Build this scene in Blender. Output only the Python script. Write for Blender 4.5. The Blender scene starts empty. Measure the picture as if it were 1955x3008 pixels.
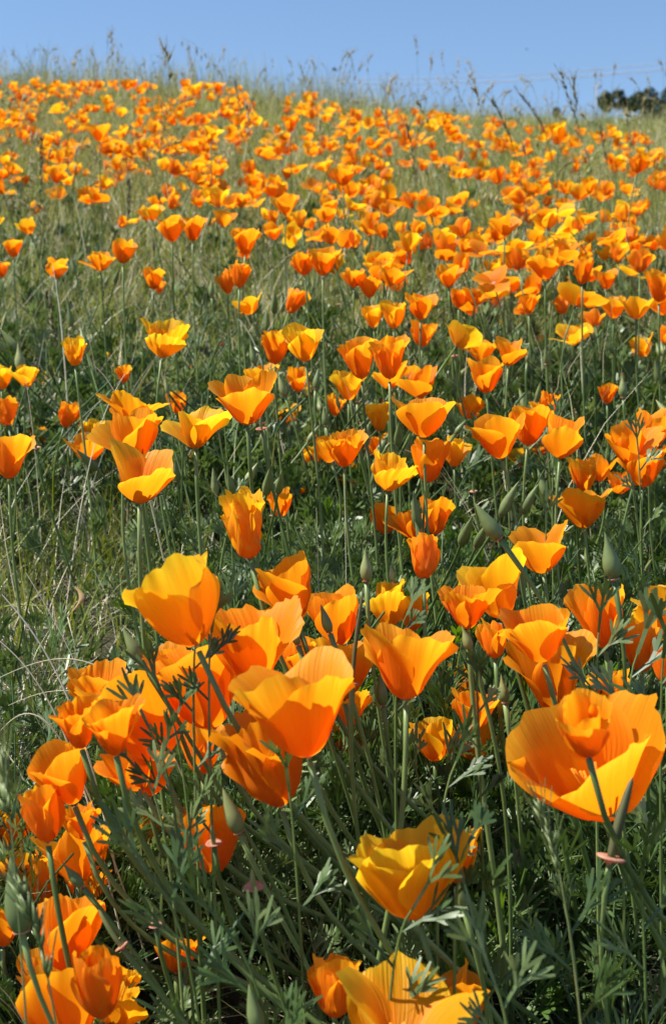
import bpy, math, random
import numpy as np
from mathutils import Vector, Matrix, noise

random.seed(7); np.random.seed(7)
R = math.radians
scn = bpy.context.scene
COL = scn.collection

# ------------------------------------------------------------------ camera
FPX = 4370.0; SW, SH = 1955.0, 3008.0; K = SW/1547.0
PITCH = R(-2.76); CAMZ = 0.68
cam_d = bpy.data.cameras.new('camera'); cam = bpy.data.objects.new('camera', cam_d); COL.objects.link(cam)
cam_d.sensor_fit = 'VERTICAL'; cam_d.sensor_height = 36.0; cam_d.lens = FPX/SH*36.0
cam_d.clip_start = 0.02; cam_d.clip_end = 2000
cam.location = (0, 0, CAMZ); cam.rotation_euler = (R(90)+PITCH, 0, 0)
cam_d.dof.use_dof = True; cam_d.dof.focus_distance = 1.15; cam_d.dof.aperture_fstop = 17.0
scn.camera = cam

# ------------------------------------------------------------------ light
SUN = Vector((-0.60, -0.04, 0.80)).normalized()
elev = math.asin(SUN.z)
w = bpy.data.worlds.new('World'); scn.world = w; w.use_nodes = True
nt = w.node_tree; nt.nodes.clear()
sky = nt.nodes.new('ShaderNodeTexSky'); sky.sky_type = 'NISHITA'; sky.sun_disc = False
sky.sun_elevation = elev; sky.sun_rotation = math.atan2(SUN.x, SUN.y)
sky.altitude = 0; sky.air_density = 1.0; sky.dust_density = 0.0; sky.ozone_density = 4.2
bg = nt.nodes.new('ShaderNodeBackground'); bg.inputs[1].default_value = 0.092
wo = nt.nodes.new('ShaderNodeOutputWorld')
nt.links.new(sky.outputs[0], bg.inputs[0]); nt.links.new(bg.outputs[0], wo.inputs[0])
sd = bpy.data.lights.new('sun', 'SUN'); sd.energy = 5.0; sd.angle = R(0.53); sd.color = (1.0, 0.95, 0.87)
so = bpy.data.objects.new('sun', sd); COL.objects.link(so)
so.rotation_euler = SUN.to_track_quat('Z', 'Y').to_euler(); so.location = (-3, 1, 8)
scn.view_settings.view_transform = 'Standard'; scn.view_settings.look = 'None'
scn.view_settings.exposure = 0.80; scn.view_settings.gamma = 1.0
try: scn.view_settings.use_curve_mapping = False
except Exception: pass
scn.cycles.max_bounces = 8; scn.cycles.transparent_max_bounces = 8
scn.cycles.diffuse_bounces = 4; scn.cycles.transmission_bounces = 6

# ------------------------------------------------------------------ helpers
CP, SP = math.cos(PITCH), math.sin(PITCH)
def ray(dx, dy):
    """direction through a point of the photograph, given in 1547 x 2380 units; y component of the result is depth 1"""
    X = (dx*K-SW/2)/FPX; Z = (SH/2-dy*K)/FPX
    v = Vector((X, CP-SP*Z, SP+CP*Z)); return v
def at(dx, dy, d): return Vector((0, 0, CAMZ)) + ray(dx, dy)*d
def ground(x, y):
    yy = min(y, 17.0)
    z = 0.2867*yy - 0.012*max(0, yy-7)**2
    if y > 17: z += -0.05*(y-17)
    s = min(max((y-1.5)/8, 0), 1)
    z -= 0.055*x*s
    z += 0.10*math.exp(-((x-2.6)/1.1)**2-((y-7.3)/1.6)**2)          # low swell on the right
    z += 0.012*noise.noise(Vector((x*2.1, y*2.1, 3)))
    return z
def depth_for(dx, dy, h):
    """depth along the ray where it is h above the ground"""
    r = ray(dx, dy); lo = 0.45; step = 0.02; t = lo
    while t < 26:
        if CAMZ+r.z*t < ground(r.x*t, r.y*t)+h: return t
        t *= 1.012
    return None
def tag(o, label=None, cat=None, group=None, kind=None):
    if label: o['label'] = label
    if cat: o['category'] = cat
    if group: o['group'] = group
    if kind: o['kind'] = kind
    return o
def empty(name, loc):
    o = bpy.data.objects.new(name, None); o.empty_display_size = .01; o.location = loc; COL.objects.link(o); return o
def mk(name, me, parent=None, mat=None, link=True):
    o = bpy.data.objects.new(name, me)
    if link: COL.objects.link(o)
    if parent is not None: o.parent = parent
    if mat is not None:
        if len(me.materials) == 0: me.materials.append(None)
        o.material_slots[0].link = 'OBJECT'; o.material_slots[0].material = mat
    return o
class MB:
    def __init__(s): s.v = []; s.f = []; s.m = []; s.uv = []
    def add(s, v, f, m=0, uv=None):
        o = len(s.v); s.v += [tuple(p) for p in v]; s.f += [tuple(i+o for i in q) for q in f]; s.m += [m]*len(f)
        s.uv += (list(uv) if uv is not None else [(0, 0)]*len(v))
    def mesh(s, name, mats=(), smooth=True):
        me = bpy.data.meshes.new(name); me.from_pydata(s.v, [], s.f)
        for m in mats: me.materials.append(m)
        if mats and len(mats) > 1: me.polygons.foreach_set('material_index', s.m)
        if smooth: me.polygons.foreach_set('use_smooth', [True]*len(s.f))
        ul = me.uv_layers.new(name='UVMap'); li = np.zeros(len(me.loops), dtype=np.int32)
        me.loops.foreach_get('vertex_index', li)
        ul.data.foreach_set('uv', np.array(s.uv, dtype=np.float32)[li].ravel())
        me.update(); return me
def bez(P, n):
    P = [Vector(p) for p in P]; out = []
    for i in range(n+1):
        t = i/n; Q = P[:]
        while len(Q) > 1: Q = [Q[k].lerp(Q[k+1], t) for k in range(len(Q)-1)]
        out.append(Q[0])
    return out
def tube(mb, pts, rad, sides=6, m=0, cap=True):
    n = len(pts); vs = []; fs = []; uv = []
    t0 = (pts[1]-pts[0]).normalized(); a = t0.orthogonal().normalized()
    for i, p in enumerate(pts):
        t = (pts[min(i+1, n-1)]-pts[max(i-1, 0)]).normalized()
        a = (a - t*a.dot(t)).normalized(); b = t.cross(a)
        r = rad(i/(n-1)) if callable(rad) else rad
        for k in range(sides):
            an = 2*math.pi*k/sides; vs.append(p+(a*math.cos(an)+b*math.sin(an))*r); uv.append((k/sides, i/(n-1)))
    for i in range(n-1):
        for k in range(sides):
            k2 = (k+1) % sides; fs.append((i*sides+k, i*sides+k2, (i+1)*sides+k2, (i+1)*sides+k))
    if cap: fs.append(tuple(range(sides))[::-1]); fs.append(tuple((n-1)*sides+k for k in range(sides)))
    mb.add(vs, fs, m, uv)
def lathe(mb, prof, sides, M, m=0, rib=0.0, ribs=5):
    vs = []; fs = []; uv = []; n = len(prof)
    for i, (r, z) in enumerate(prof):
        for k in range(sides):
            an = 2*math.pi*k/sides; rr = r*(1+rib*math.cos(an*ribs))
            vs.append(M @ Vector((rr*math.cos(an), rr*math.sin(an), z))); uv.append((k/sides, i/(n-1)))
    for i in range(n-1):
        for k in range(sides):
            k2 = (k+1) % sides; fs.append((i*sides+k, i*sides+k2, (i+1)*sides+k2, (i+1)*sides+k))
    mb.add(vs, fs, m, uv)
def frame(z, spin=0):
    q = Vector(z).normalized().to_track_quat('Z', 'Y').to_matrix().to_4x4()
    return q @ Matrix.Rotation(spin, 4, 'Z')

# ------------------------------------------------------------------ materials
def nodes(name):
    m = bpy.data.materials.new(name); m.use_nodes = True; nt = m.node_tree; nt.nodes.clear()
    return m, nt, nt.nodes, nt.links
def ramp(N, stops):
    r = N.new('ShaderNodeValToRGB'); e = r.color_ramp.elements
    e[0].position, e[0].color = stops[0][0], (*stops[0][1], 1); e[1].position, e[1].color = stops[-1][0], (*stops[-1][1], 1)
    for p, c in stops[1:-1]:
        x = e.new(p); x.color = (*c, 1)
    return r
def petal_mat(name, c0, c1, c2, tr=0.55):
    m, nt, N, L = nodes(name)
    uv = N.new('ShaderNodeUVMap'); sep = N.new('ShaderNodeSeparateXYZ'); L.new(uv.outputs[0], sep.inputs[0])
    oi = N.new('ShaderNodeObjectInfo')
    mp = N.new('ShaderNodeMapping'); mp.inputs['Scale'].default_value = (34, 1.3, 1); L.new(uv.outputs[0], mp.inputs[0])
    ns = N.new('ShaderNodeTexNoise'); ns.inputs['Scale'].default_value = 1; ns.inputs['Detail'].default_value = 3
    ns.noise_dimensions = '4D'; L.new(mp.outputs[0], ns.inputs['Vector'])
    mw = N.new('ShaderNodeMath'); mw.operation = 'MULTIPLY'; mw.inputs[1].default_value = 40; L.new(oi.outputs['Random'], mw.inputs[0]); L.new(mw.outputs[0], ns.inputs['W'])
    # along the petal, shifted by the streaks
    a = N.new('ShaderNodeMath'); a.operation = 'MULTIPLY_ADD'; L.new(ns.outputs['Fac'], a.inputs[0]); a.inputs[1].default_value = 0.60; L.new(sep.outputs['Y'], a.inputs[2])
    b = N.new('ShaderNodeMath'); b.operation = 'MULTIPLY_ADD'; L.new(oi.outputs['Random'], b.inputs[0]); b.inputs[1].default_value = 0.2; L.new(a.outputs[0], b.inputs[2])
    rp = ramp(N, [(0.30, c0), (0.80, c1), (1.12 if False else 1.0, c2)])
    s = N.new('ShaderNodeMath'); s.operation = 'MULTIPLY'; s.inputs[1].default_value = 0.66; L.new(b.outputs[0], s.inputs[0]); L.new(s.outputs[0], rp.inputs[0])
    p = N.new('ShaderNodeBsdfPrincipled'); p.inputs['Roughness'].default_value = 0.45; p.inputs['Specular IOR Level'].default_value = 0.22
    L.new(rp.outputs[0], p.inputs['Base Color'])
    p.inputs['Sheen Weight'].default_value = 0.12
    p.inputs['Sheen Tint'].default_value = (1, .55, .1, 1)
    bp = N.new('ShaderNodeBump'); bp.inputs['Strength'].default_value = 0.85; bp.inputs['Distance'].default_value = 0.0016
    L.new(ns.outputs['Fac'], bp.inputs['Height']); L.new(bp.outputs[0], p.inputs['Normal'])
    t = N.new('ShaderNodeBsdfTranslucent'); 
    hs = N.new('ShaderNodeHueSaturation'); hs.inputs['Saturation'].default_value = 1.0; hs.inputs['Value'].default_value = 1.2; hs.inputs['Hue'].default_value = 0.511; L.new(rp.outputs[0], hs.inputs['Color'])
    L.new(hs.outputs[0], t.inputs[0])
    mx = N.new('ShaderNodeMixShader'); mx.inputs[0].default_value = tr
    L.new(p.outputs[0], mx.inputs[1]); L.new(t.outputs[0], mx.inputs[2])
    o = N.new('ShaderNodeOutputMaterial'); L.new(mx.outputs[0], o.inputs[0]); return m
PET = {
 'orange': petal_mat('orange_petal', (.82, .195, .004), (.90, .300, .007), (.92, .43, .018)),
 'deep':   petal_mat('deep_orange_petal', (.78, .170, .004), (.87, .255, .006), (.90, .36, .012)),
 'gold':   petal_mat('golden_petal', (.84, .26, .005), (.90, .41, .010), (.92, .59, .022)),
 'yellow': petal_mat('yellow_petal', (.86, .29, .005), (.92, .46, .010), (.95, .63, .025)),
}
def plant_mat(name, cols, tr=0.25, rough=0.45, spec=0.4, scale=30, inst=True, stripes=False):
    m, nt, N, L = nodes(name)
    tc = N.new('ShaderNodeTexCoord'); ns = N.new('ShaderNodeTexNoise'); ns.inputs['Scale'].default_value = scale; ns.inputs['Detail'].default_value = 3
    L.new(tc.outputs['Object'], ns.inputs['Vector'])
    oi = N.new('ShaderNodeObjectInfo')
    a = N.new('ShaderNodeMath'); a.operation = 'MULTIPLY_ADD'; L.new(oi.outputs['Random'], a.inputs[0]); a.inputs[1].default_value = 0.55; L.new(ns.outputs['Fac'], a.inputs[2])
    s = N.new('ShaderNodeMath'); s.operation = 'SUBTRACT'; s.inputs[1].default_value = 0.27; L.new(a.outputs[0], s.inputs[0])
    n = len(cols); rp = ramp(N, [(0.12+0.76*i/(n-1), c) for i, c in enumerate(cols)]); L.new(s.outputs[0], rp.inputs[0])
    p = N.new('ShaderNodeBsdfPrincipled'); p.inputs['Roughness'].default_value = rough; p.inputs['Specular IOR Level'].default_value = spec
    L.new(rp.outputs[0], p.inputs['Base Color'])
    o = N.new('ShaderNodeOutputMaterial')
    if tr > 0:
        t = N.new('ShaderNodeBsdfTranslucent'); hs = N.new('ShaderNodeHueSaturation'); hs.inputs['Hue'].default_value = 0.475; hs.inputs['Saturation'].default_value = 1.2; hs.inputs['Value'].default_value = 1.7
        L.new(rp.outputs[0], hs.inputs['Color']); L.new(hs.outputs[0], t.inputs[0])
        mx = N.new('ShaderNodeMixShader'); mx.inputs[0].default_value = tr; L.new(p.outputs[0], mx.inputs[1]); L.new(t.outputs[0], mx.inputs[2]); L.new(mx.outputs[0], o.inputs[0])
    else: L.new(p.outputs[0], o.inputs[0])
    return m
M_LEAF = plant_mat('poppy_leaf', [(.032, .070, .016), (.075, .132, .038), (.20, .27, .11)], .2, .42, .42, 40)
M_LEAF2 = plant_mat('fresh_leaf', [(.055, .11, .02), (.085, .17, .03), (.12, .22, .05)], .35, .45, .4, 30)
M_STEM = plant_mat('poppy_stem', [(.075, .125, .032), (.13, .20, .055), (.20, .27, .09)], .12, .4, .4, 25)
M_POD = plant_mat('seed_pod', [(.11, .15, .05), (.17, .22, .075), (.30, .31, .12)], .1, .45, .4, 60)
M_PINK = plant_mat('pink_collar', [(.40, .15, .09), (.52, .26, .17), (.60, .42, .30)], .3, .5, .3, 300)
M_GRASS = plant_mat('green_grass', [(.08, .13, .02), (.17, .22, .04), (.34, .36, .10)], .3, .45, .4, 6)
M_OLIVE = plant_mat('olive_grass', [(.11, .145, .032), (.215, .25, .062), (.40, .40, .17)], .33, .5, .35, 6)
M_SEED = plant_mat('grass_seed_head', [(.24, .24, .12), (.36, .34, .19), (.48, .42, .26)], .4, .6, .2, 20)
M_DARKST = plant_mat('dark_grass_stalk', [(.05, .065, .025), (.09, .10, .04), (.14, .12, .06)], .15, .55, .3, 20)
M_STRAW = plant_mat('dry_straw', [(.52, .45, .28), (.74, .68, .48), (.88, .84, .70)], .12, .55, .3, 8)
M_STAMEN = plant_mat('stamen', [(.70, .26, .01), (.80, .36, .02)], .2, .6, .2, 50)
m, nt, N, L = nodes('soil')
tc = N.new('ShaderNodeTexCoord'); n1 = N.new('ShaderNodeTexNoise'); n1.inputs['Scale'].default_value = 9; n1.inputs['Detail'].default_value = 12; n1.inputs['Roughness'].default_value = .7
L.new(tc.outputs['Object'], n1.inputs[0]); rp = ramp(N, [(.3, (.014, .012, .006)), (.5, (.032, .03, .012)), (.72, (.085, .07, .035))]); L.new(n1.outputs[0], rp.inputs[0])
p = N.new('ShaderNodeBsdfPrincipled'); p.inputs['Roughness'].default_value = .95; L.new(rp.outputs[0], p.inputs[0])
n2 = N.new('ShaderNodeTexNoise'); n2.inputs['Scale'].default_value = 120; n2.inputs['Detail'].default_value = 6; L.new(tc.outputs['Object'], n2.inputs[0])
bp = N.new('ShaderNodeBump'); bp.inputs['Distance'].default_value = .01; L.new(n2.outputs[0], bp.inputs['Height']); L.new(bp.outputs[0], p.inputs['Normal'])
o = N.new('ShaderNodeOutputMaterial'); L.new(p.outputs[0], o.inputs[0]); M_SOIL = m
m, nt, N, L = nodes('far_hill_turf')
tc = N.new('ShaderNodeTexCoord'); n1 = N.new('ShaderNodeTexNoise'); n1.inputs['Scale'].default_value = 1.5; n1.inputs['Detail'].default_value = 12
L.new(tc.outputs['Object'], n1.inputs[0]); rp = ramp(N, [(.3, (.08, .10, .035)), (.7, (.20, .19, .09))]); L.new(n1.outputs[0], rp.inputs[0])
p = N.new('ShaderNodeBsdfPrincipled'); p.inputs['Roughness'].default_value = .9; L.new(rp.outputs[0], p.inputs[0]); o = N.new('ShaderNodeOutputMaterial'); L.new(p.outputs[0], o.inputs[0]); M_TURF = m
M_CROWN = plant_mat('tree_foliage', [(.010, .024, .012), (.022, .044, .018), (.045, .07, .028)], .15, .55, .2, .6)
M_DRY = plant_mat('dried_leaf_blade', [(.28, .18, .08), (.42, .28, .13), (.52, .38, .20)], .25, .6, .2, 60)
M_BARK = plant_mat('tree_bark', [(.05, .04, .03), (.10, .08, .06)], 0, .9, .1, 3)
M_WIRE = plant_mat('cable_metal', [(.20, .24, .30), (.26, .30, .36)], 0, .6, .3, 1)
M_BIRD = plant_mat('bird_feathers', [(.02, .02, .02), (.05, .045, .04)], 0, .7, .2, 5)

# ------------------------------------------------------------------ terrain
def sheet(name, xs, ys, fn, mat):
    nx, ny = len(xs), len(ys)
    v = [(x, y, fn(x, y)) for y in ys for x in xs]
    f = [(j*nx+i, j*nx+i+1, (j+1)*nx+i+1, (j+1)*nx+i) for j in range(ny-1) for i in range(nx-1)]
    me = bpy.data.meshes.new(name); me.from_pydata(v, [], f); me.materials.append(mat)
    me.polygons.foreach_set('use_smooth', [True]*len(f)); me.update()
    return tag(mk(name, me), kind='structure')
xs = sorted(set(list(np.linspace(-60, -6, 12))+list(np.linspace(-6, 6, 121))+list(np.linspace(6, 60, 12))))
ys = sorted(set(list(np.linspace(-30, -1, 10))+list(np.linspace(-1, 17, 181))+list(np.linspace(17, 170, 30))))
sheet('ground', xs, ys, ground, M_SOIL)
def farhill(x, y):
    # crest seen on the right, 26 m off, continuing as a shoulder on which the trees stand
    lx = x - (y-26)*0.20
    side = 1/(1+math.exp(-(lx-4.3)*1.3))
    crest = 0.68+0.2105*y - 0.012*abs(y-26)**1.25 if y > 26 else 4.82-0.13*(26-y)**1.15
    if y > 26: crest = 4.82+0.165*(y-26)
    return -3 + (crest+3)*side + .05*noise.noise(Vector((x*.6, y*.6, 1)))
sheet('far_hillside', list(np.linspace(0, 60, 90)), list(np.linspace(17.2, 40, 50))+list(np.linspace(42, 170, 30)), farhill, M_TURF)

# ------------------------------------------------------------------ petals
NPROF = 24
def profile(o):
    """radius and height along a petal of length 1 for an openness o"""
    tb, tm, tt = R(72), R(7+50*o), R(-6+72*o)
    r, z = 0.055, 0.0; out = [(r, z)]
    for i in range(NPROF):
        v = (i+.5)/NPROF
        th = tb+(tm-tb)*min(1, v/.22)**.7 if v < .22 else tm+(tt-tm)*((v-.22)/.78)
        r += math.sin(th)/NPROF; z += math.cos(th)/NPROF; out.append((r, z))
    return np.array(out)
OPEN = [(o/40*1.25, profile(o/40*1.25)) for o in range(41)]
def aspect(P, o=0): return 2.0*P[-1][0]*1.02/P[-1][1]+.10
def open_for(a):
    return min(OPEN, key=lambda q: abs(aspect(q[1])-a))[0]
def petal(Ln, o, seed, wf=1.0, ruffle=1.0, crump=0.0, spin=0.0, tiltout=0.0, nu=12, nv=14, lenf=1.0, rscale=1.0):
    rg = random.Random(seed); P = profile(max(0, o+tiltout))
    ph = [rg.uniform(0, 6.28) for _ in range(8)]
    vs = []; uv = []
    hw = 0.60*wf*(1+0.10*min(1, o)); lip = rg.uniform(-1, 2.2)
    for j in range(nv+1):
        v = j/nv
        for i in range(nu+1):
            u = -1+2*i/nu
            ell = 1 - .30*abs(u)**2.3 + .040*math.sin(u*4+ph[0])+.022*ruffle*math.sin(u*11+ph[1])+.012*ruffle*math.sin(u*23+ph[7])
            vv = v*ell*lenf
            t = min(vv, 1.12)*NPROF; k = min(int(t), NPROF-1); fr = t-k
            r = P[k][0]+(P[k+1][0]-P[k][0])*fr; z = P[k][1]+(P[k+1][1]-P[k][1])*fr
            r = (r-.055)*rscale+.055
            a = hw*1.04*(1-(1-min(1, v))**1.75)*(1-.20*v**3)
            s = a*u
            rc = max(r*1.02+.03+.30*o*v, .09)
            an = s/rc
            if abs(an) > 1.9: an = math.copysign(1.9, an)
            rr = r - rc*(1-math.cos(an)); tt = rc*math.sin(an)
            # ripples running up the petal, frill at the rim
            e = v**1.6
            d = ruffle*(.040*e*math.sin(u*4.2+ph[2]) + .026*e*math.sin(u*9+ph[3]+v*2) + .020*v**4*math.sin(u*17+ph[6])) + .06*e*e*ruffle*math.sin(u*2.4+ph[4]) + .05*lip*v**6
            d += crump*(.045*e*math.sin(u*17+ph[5]+v*3)+.03*e*math.sin(u*29+ph[6]-v*7)+.035*math.sin(v*11+u*3+ph[0])*v*(1-v)*2)
            d += .05*v*v*u*rg_sgn(ph[5])          # one edge outside, the other tucked in
            zz = z + crump*.04*e*math.sin(u*23+ph[1])
            nx, ny = math.cos(an), math.sin(an)
            x = rr+d*nx; y = tt+d*ny
            c, sn = math.cos(spin), math.sin(spin)
            vs.append((Ln*(x*c-y*sn), Ln*(x*sn+y*c), Ln*zz)); uv.append((u*.5+.5, v))
    w_ = nu+1
    fs = [(j*w_+i, j*w_+i+1, (j+1)*w_+i+1, (j+1)*w_+i) for j in range(nv) for i in range(nu)]
    return vs, fs, uv
def rg_sgn(x): return 1 if x > 3.14 else -1
def petal_set(Ln, o, seed, crump=0, n=4, nu=12, nv=14, ruffle=.95, spread=0.16, calm=False):
    rg = random.Random(seed); out = []; s0 = rg.uniform(0, 1.57); spread = (1.0 if calm else rg.choice([.6, .9, 1.2, 2.0]))*spread; odd = rg.randrange(n) if rg.random() < .3 and not calm else -1
    for k in range(n):
        inner = (k % 2)
        out.append(petal(Ln, o, seed*13+k, wf=rg.uniform(.92, 1.1), ruffle=ruffle*rg.uniform(.35, 1.35), crump=crump,
                   spin=s0+k*2*math.pi/n+rg.uniform(-.25, .25), tiltout=rg.uniform(-spread, spread)-(0.05 if inner else 0)+(.45 if k == odd else 0),
                   nu=nu, nv=nv, lenf=rg.uniform(.88, 1.08), rscale=.9 if inner else 1.0))
    return out
def collar_profile(s): # the pink rim under the petals
    return [(.0002, -.35*s), (.30*s, -.25*s), (.42*s, -.05*s), (.95*s, .10*s), (1.0*s, .20*s), (.80*s, .24*s), (.3*s, .22*s), (.0002, .22*s)]
POPPIES = []      # head positions of everything tagged poppy, for labels
def stem_pts(base, axis, root, n=14, stiff=.45):
    ln = (base-root).length
    return bez([root, root+Vector((0, 0, 1))*ln*.30+(base-root)*.1, base-axis*ln*stiff, base], n)
def stem_leaf_mesh(): pass

def add_poppy(base, axis, Ln, o, seed, col, label, root, crump=0, group=None, hi=True, stemr=.0014, kinds=4, name='poppy', sw=1.0, calm=False):
    nu, nv = (22, 20) if hi else (10, 9)
    root_e = empty(name, root)
    tag(root_e, label, 'poppy', group)
    M = Matrix.Translation(base-root) @ frame(axis)
    for vs, fs, uv in petal_set(Ln, o, seed, crump, nu=nu, nv=nv, n=kinds, calm=calm):
        mb = MB(); mb.add([M @ Vector(v) for v in vs], fs, 0, uv)
        mk('petal', mb.mesh('petal', [PET[col]]), root_e)
    mb = MB(); tube(mb, [p-root for p in stem_pts(base-axis*Ln*.07, axis, root)], lambda t: stemr*(1.25-.35*t+.35*max(0, t-.9)*10*.3), 6 if not hi else 8)
    mk('stem', mb.mesh('stem', [M_STEM]), root_e)
    mb = MB(); lathe(mb, collar_profile(.075*Ln*sw), 14 if hi else 8, M)
    mk('collar', mb.mesh('collar', [M_PINK]), root_e)
    if o > .38 and hi:
        mb = MB(); rg = random.Random(seed)
        for k in range(22):
            a = rg.uniform(0, 6.28); q = rg.uniform(.1, .55); l = Ln*rg.uniform(.26, .42)
            tip = M @ Vector((math.cos(a)*l*q*1.3, math.sin(a)*l*q*1.3, l)); b0 = M @ Vector((math.cos(a)*Ln*.03, math.sin(a)*Ln*.03, Ln*.02))
            tube(mb, [b0, b0.lerp(tip, .5), tip], lambda t: .0005 if t < .4 else .0010, 4)
        mk('stamens', mb.mesh('stamens', [M_STAMEN]), root_e)
    return root_e

HERO = []
def hero(x0, x1, yt, bx, by, label, col='orange', L=.043, face=14, crump=0.0, lean=(0.02, 0.01), tx=None, kinds=4, seed=None, hmax=.40, asp=1.0, dd=None, odd=None):
    """measured box (left, right, rim top) and receptacle (bx, by)"""
    cx = (x0+x1)/2 if tx is None else tx
    V = Vector((cx-bx, by-yt)); hp = V.length; wp = (x1-x0)
    # how much the ellipse of the rim adds to the visible height
    f = R(face)
    hz = (hp - .5*wp*math.sin(f)*.55)/math.cos(f) if hp > wp*.45 else hp*.9
    a = wp/max(hz, 1)*asp*1.12
    o = open_for(a); P = profile(o)
    Ln = L; d = FPX/K*Ln*P[-1][1]/max(hz, 1)
    if dd: Ln *= dd/d; d = dd
    d = max(.6, d)
    base = at(bx, by, d)
    fwd = ray(bx, by).normalized(); right = Vector((1, 0, 0)); up = right.cross(fwd).normalized()
    ax = (right*V.x+up*V.y).normalized()
    ax = (ax*math.cos(f)-fwd*math.sin(f)).normalized()
    gz = ground(base.x, base.y); h = base.z-gz
    if h < .07 or h > hmax:        # keep stems plausible: slide along the ray
        tgt = .07 if h < .07 else hmax
        t = depth_for(bx, by, tgt)
        if t:
            Ln *= t/d; d = t; base = at(bx, by, d)
    if d < 1.7: lx, ly = lean[0]*(1.5 if d < 1.0 else 1.1), lean[1]
    else: lx, ly = lean[0]*.6, lean[1]
    root = Vector((base.x+lx, base.y+ly, 0)); root.z = ground(root.x, root.y)-.005
    seed = seed or len(HERO)+100
    e = add_poppy(base, ax, Ln, o, seed, col, label, root, crump, hi=(d < 2.2), stemr=.0017 if d < 1.3 else .0013, kinds=kinds, calm=(d < 1.12 if odd is None else not odd), group='orange poppies on the hillside')
    HERO.append((bx, (yt+by)/2, wp, d, Ln, base.z-ground(base.x, base.y), label))
    return e

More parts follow.
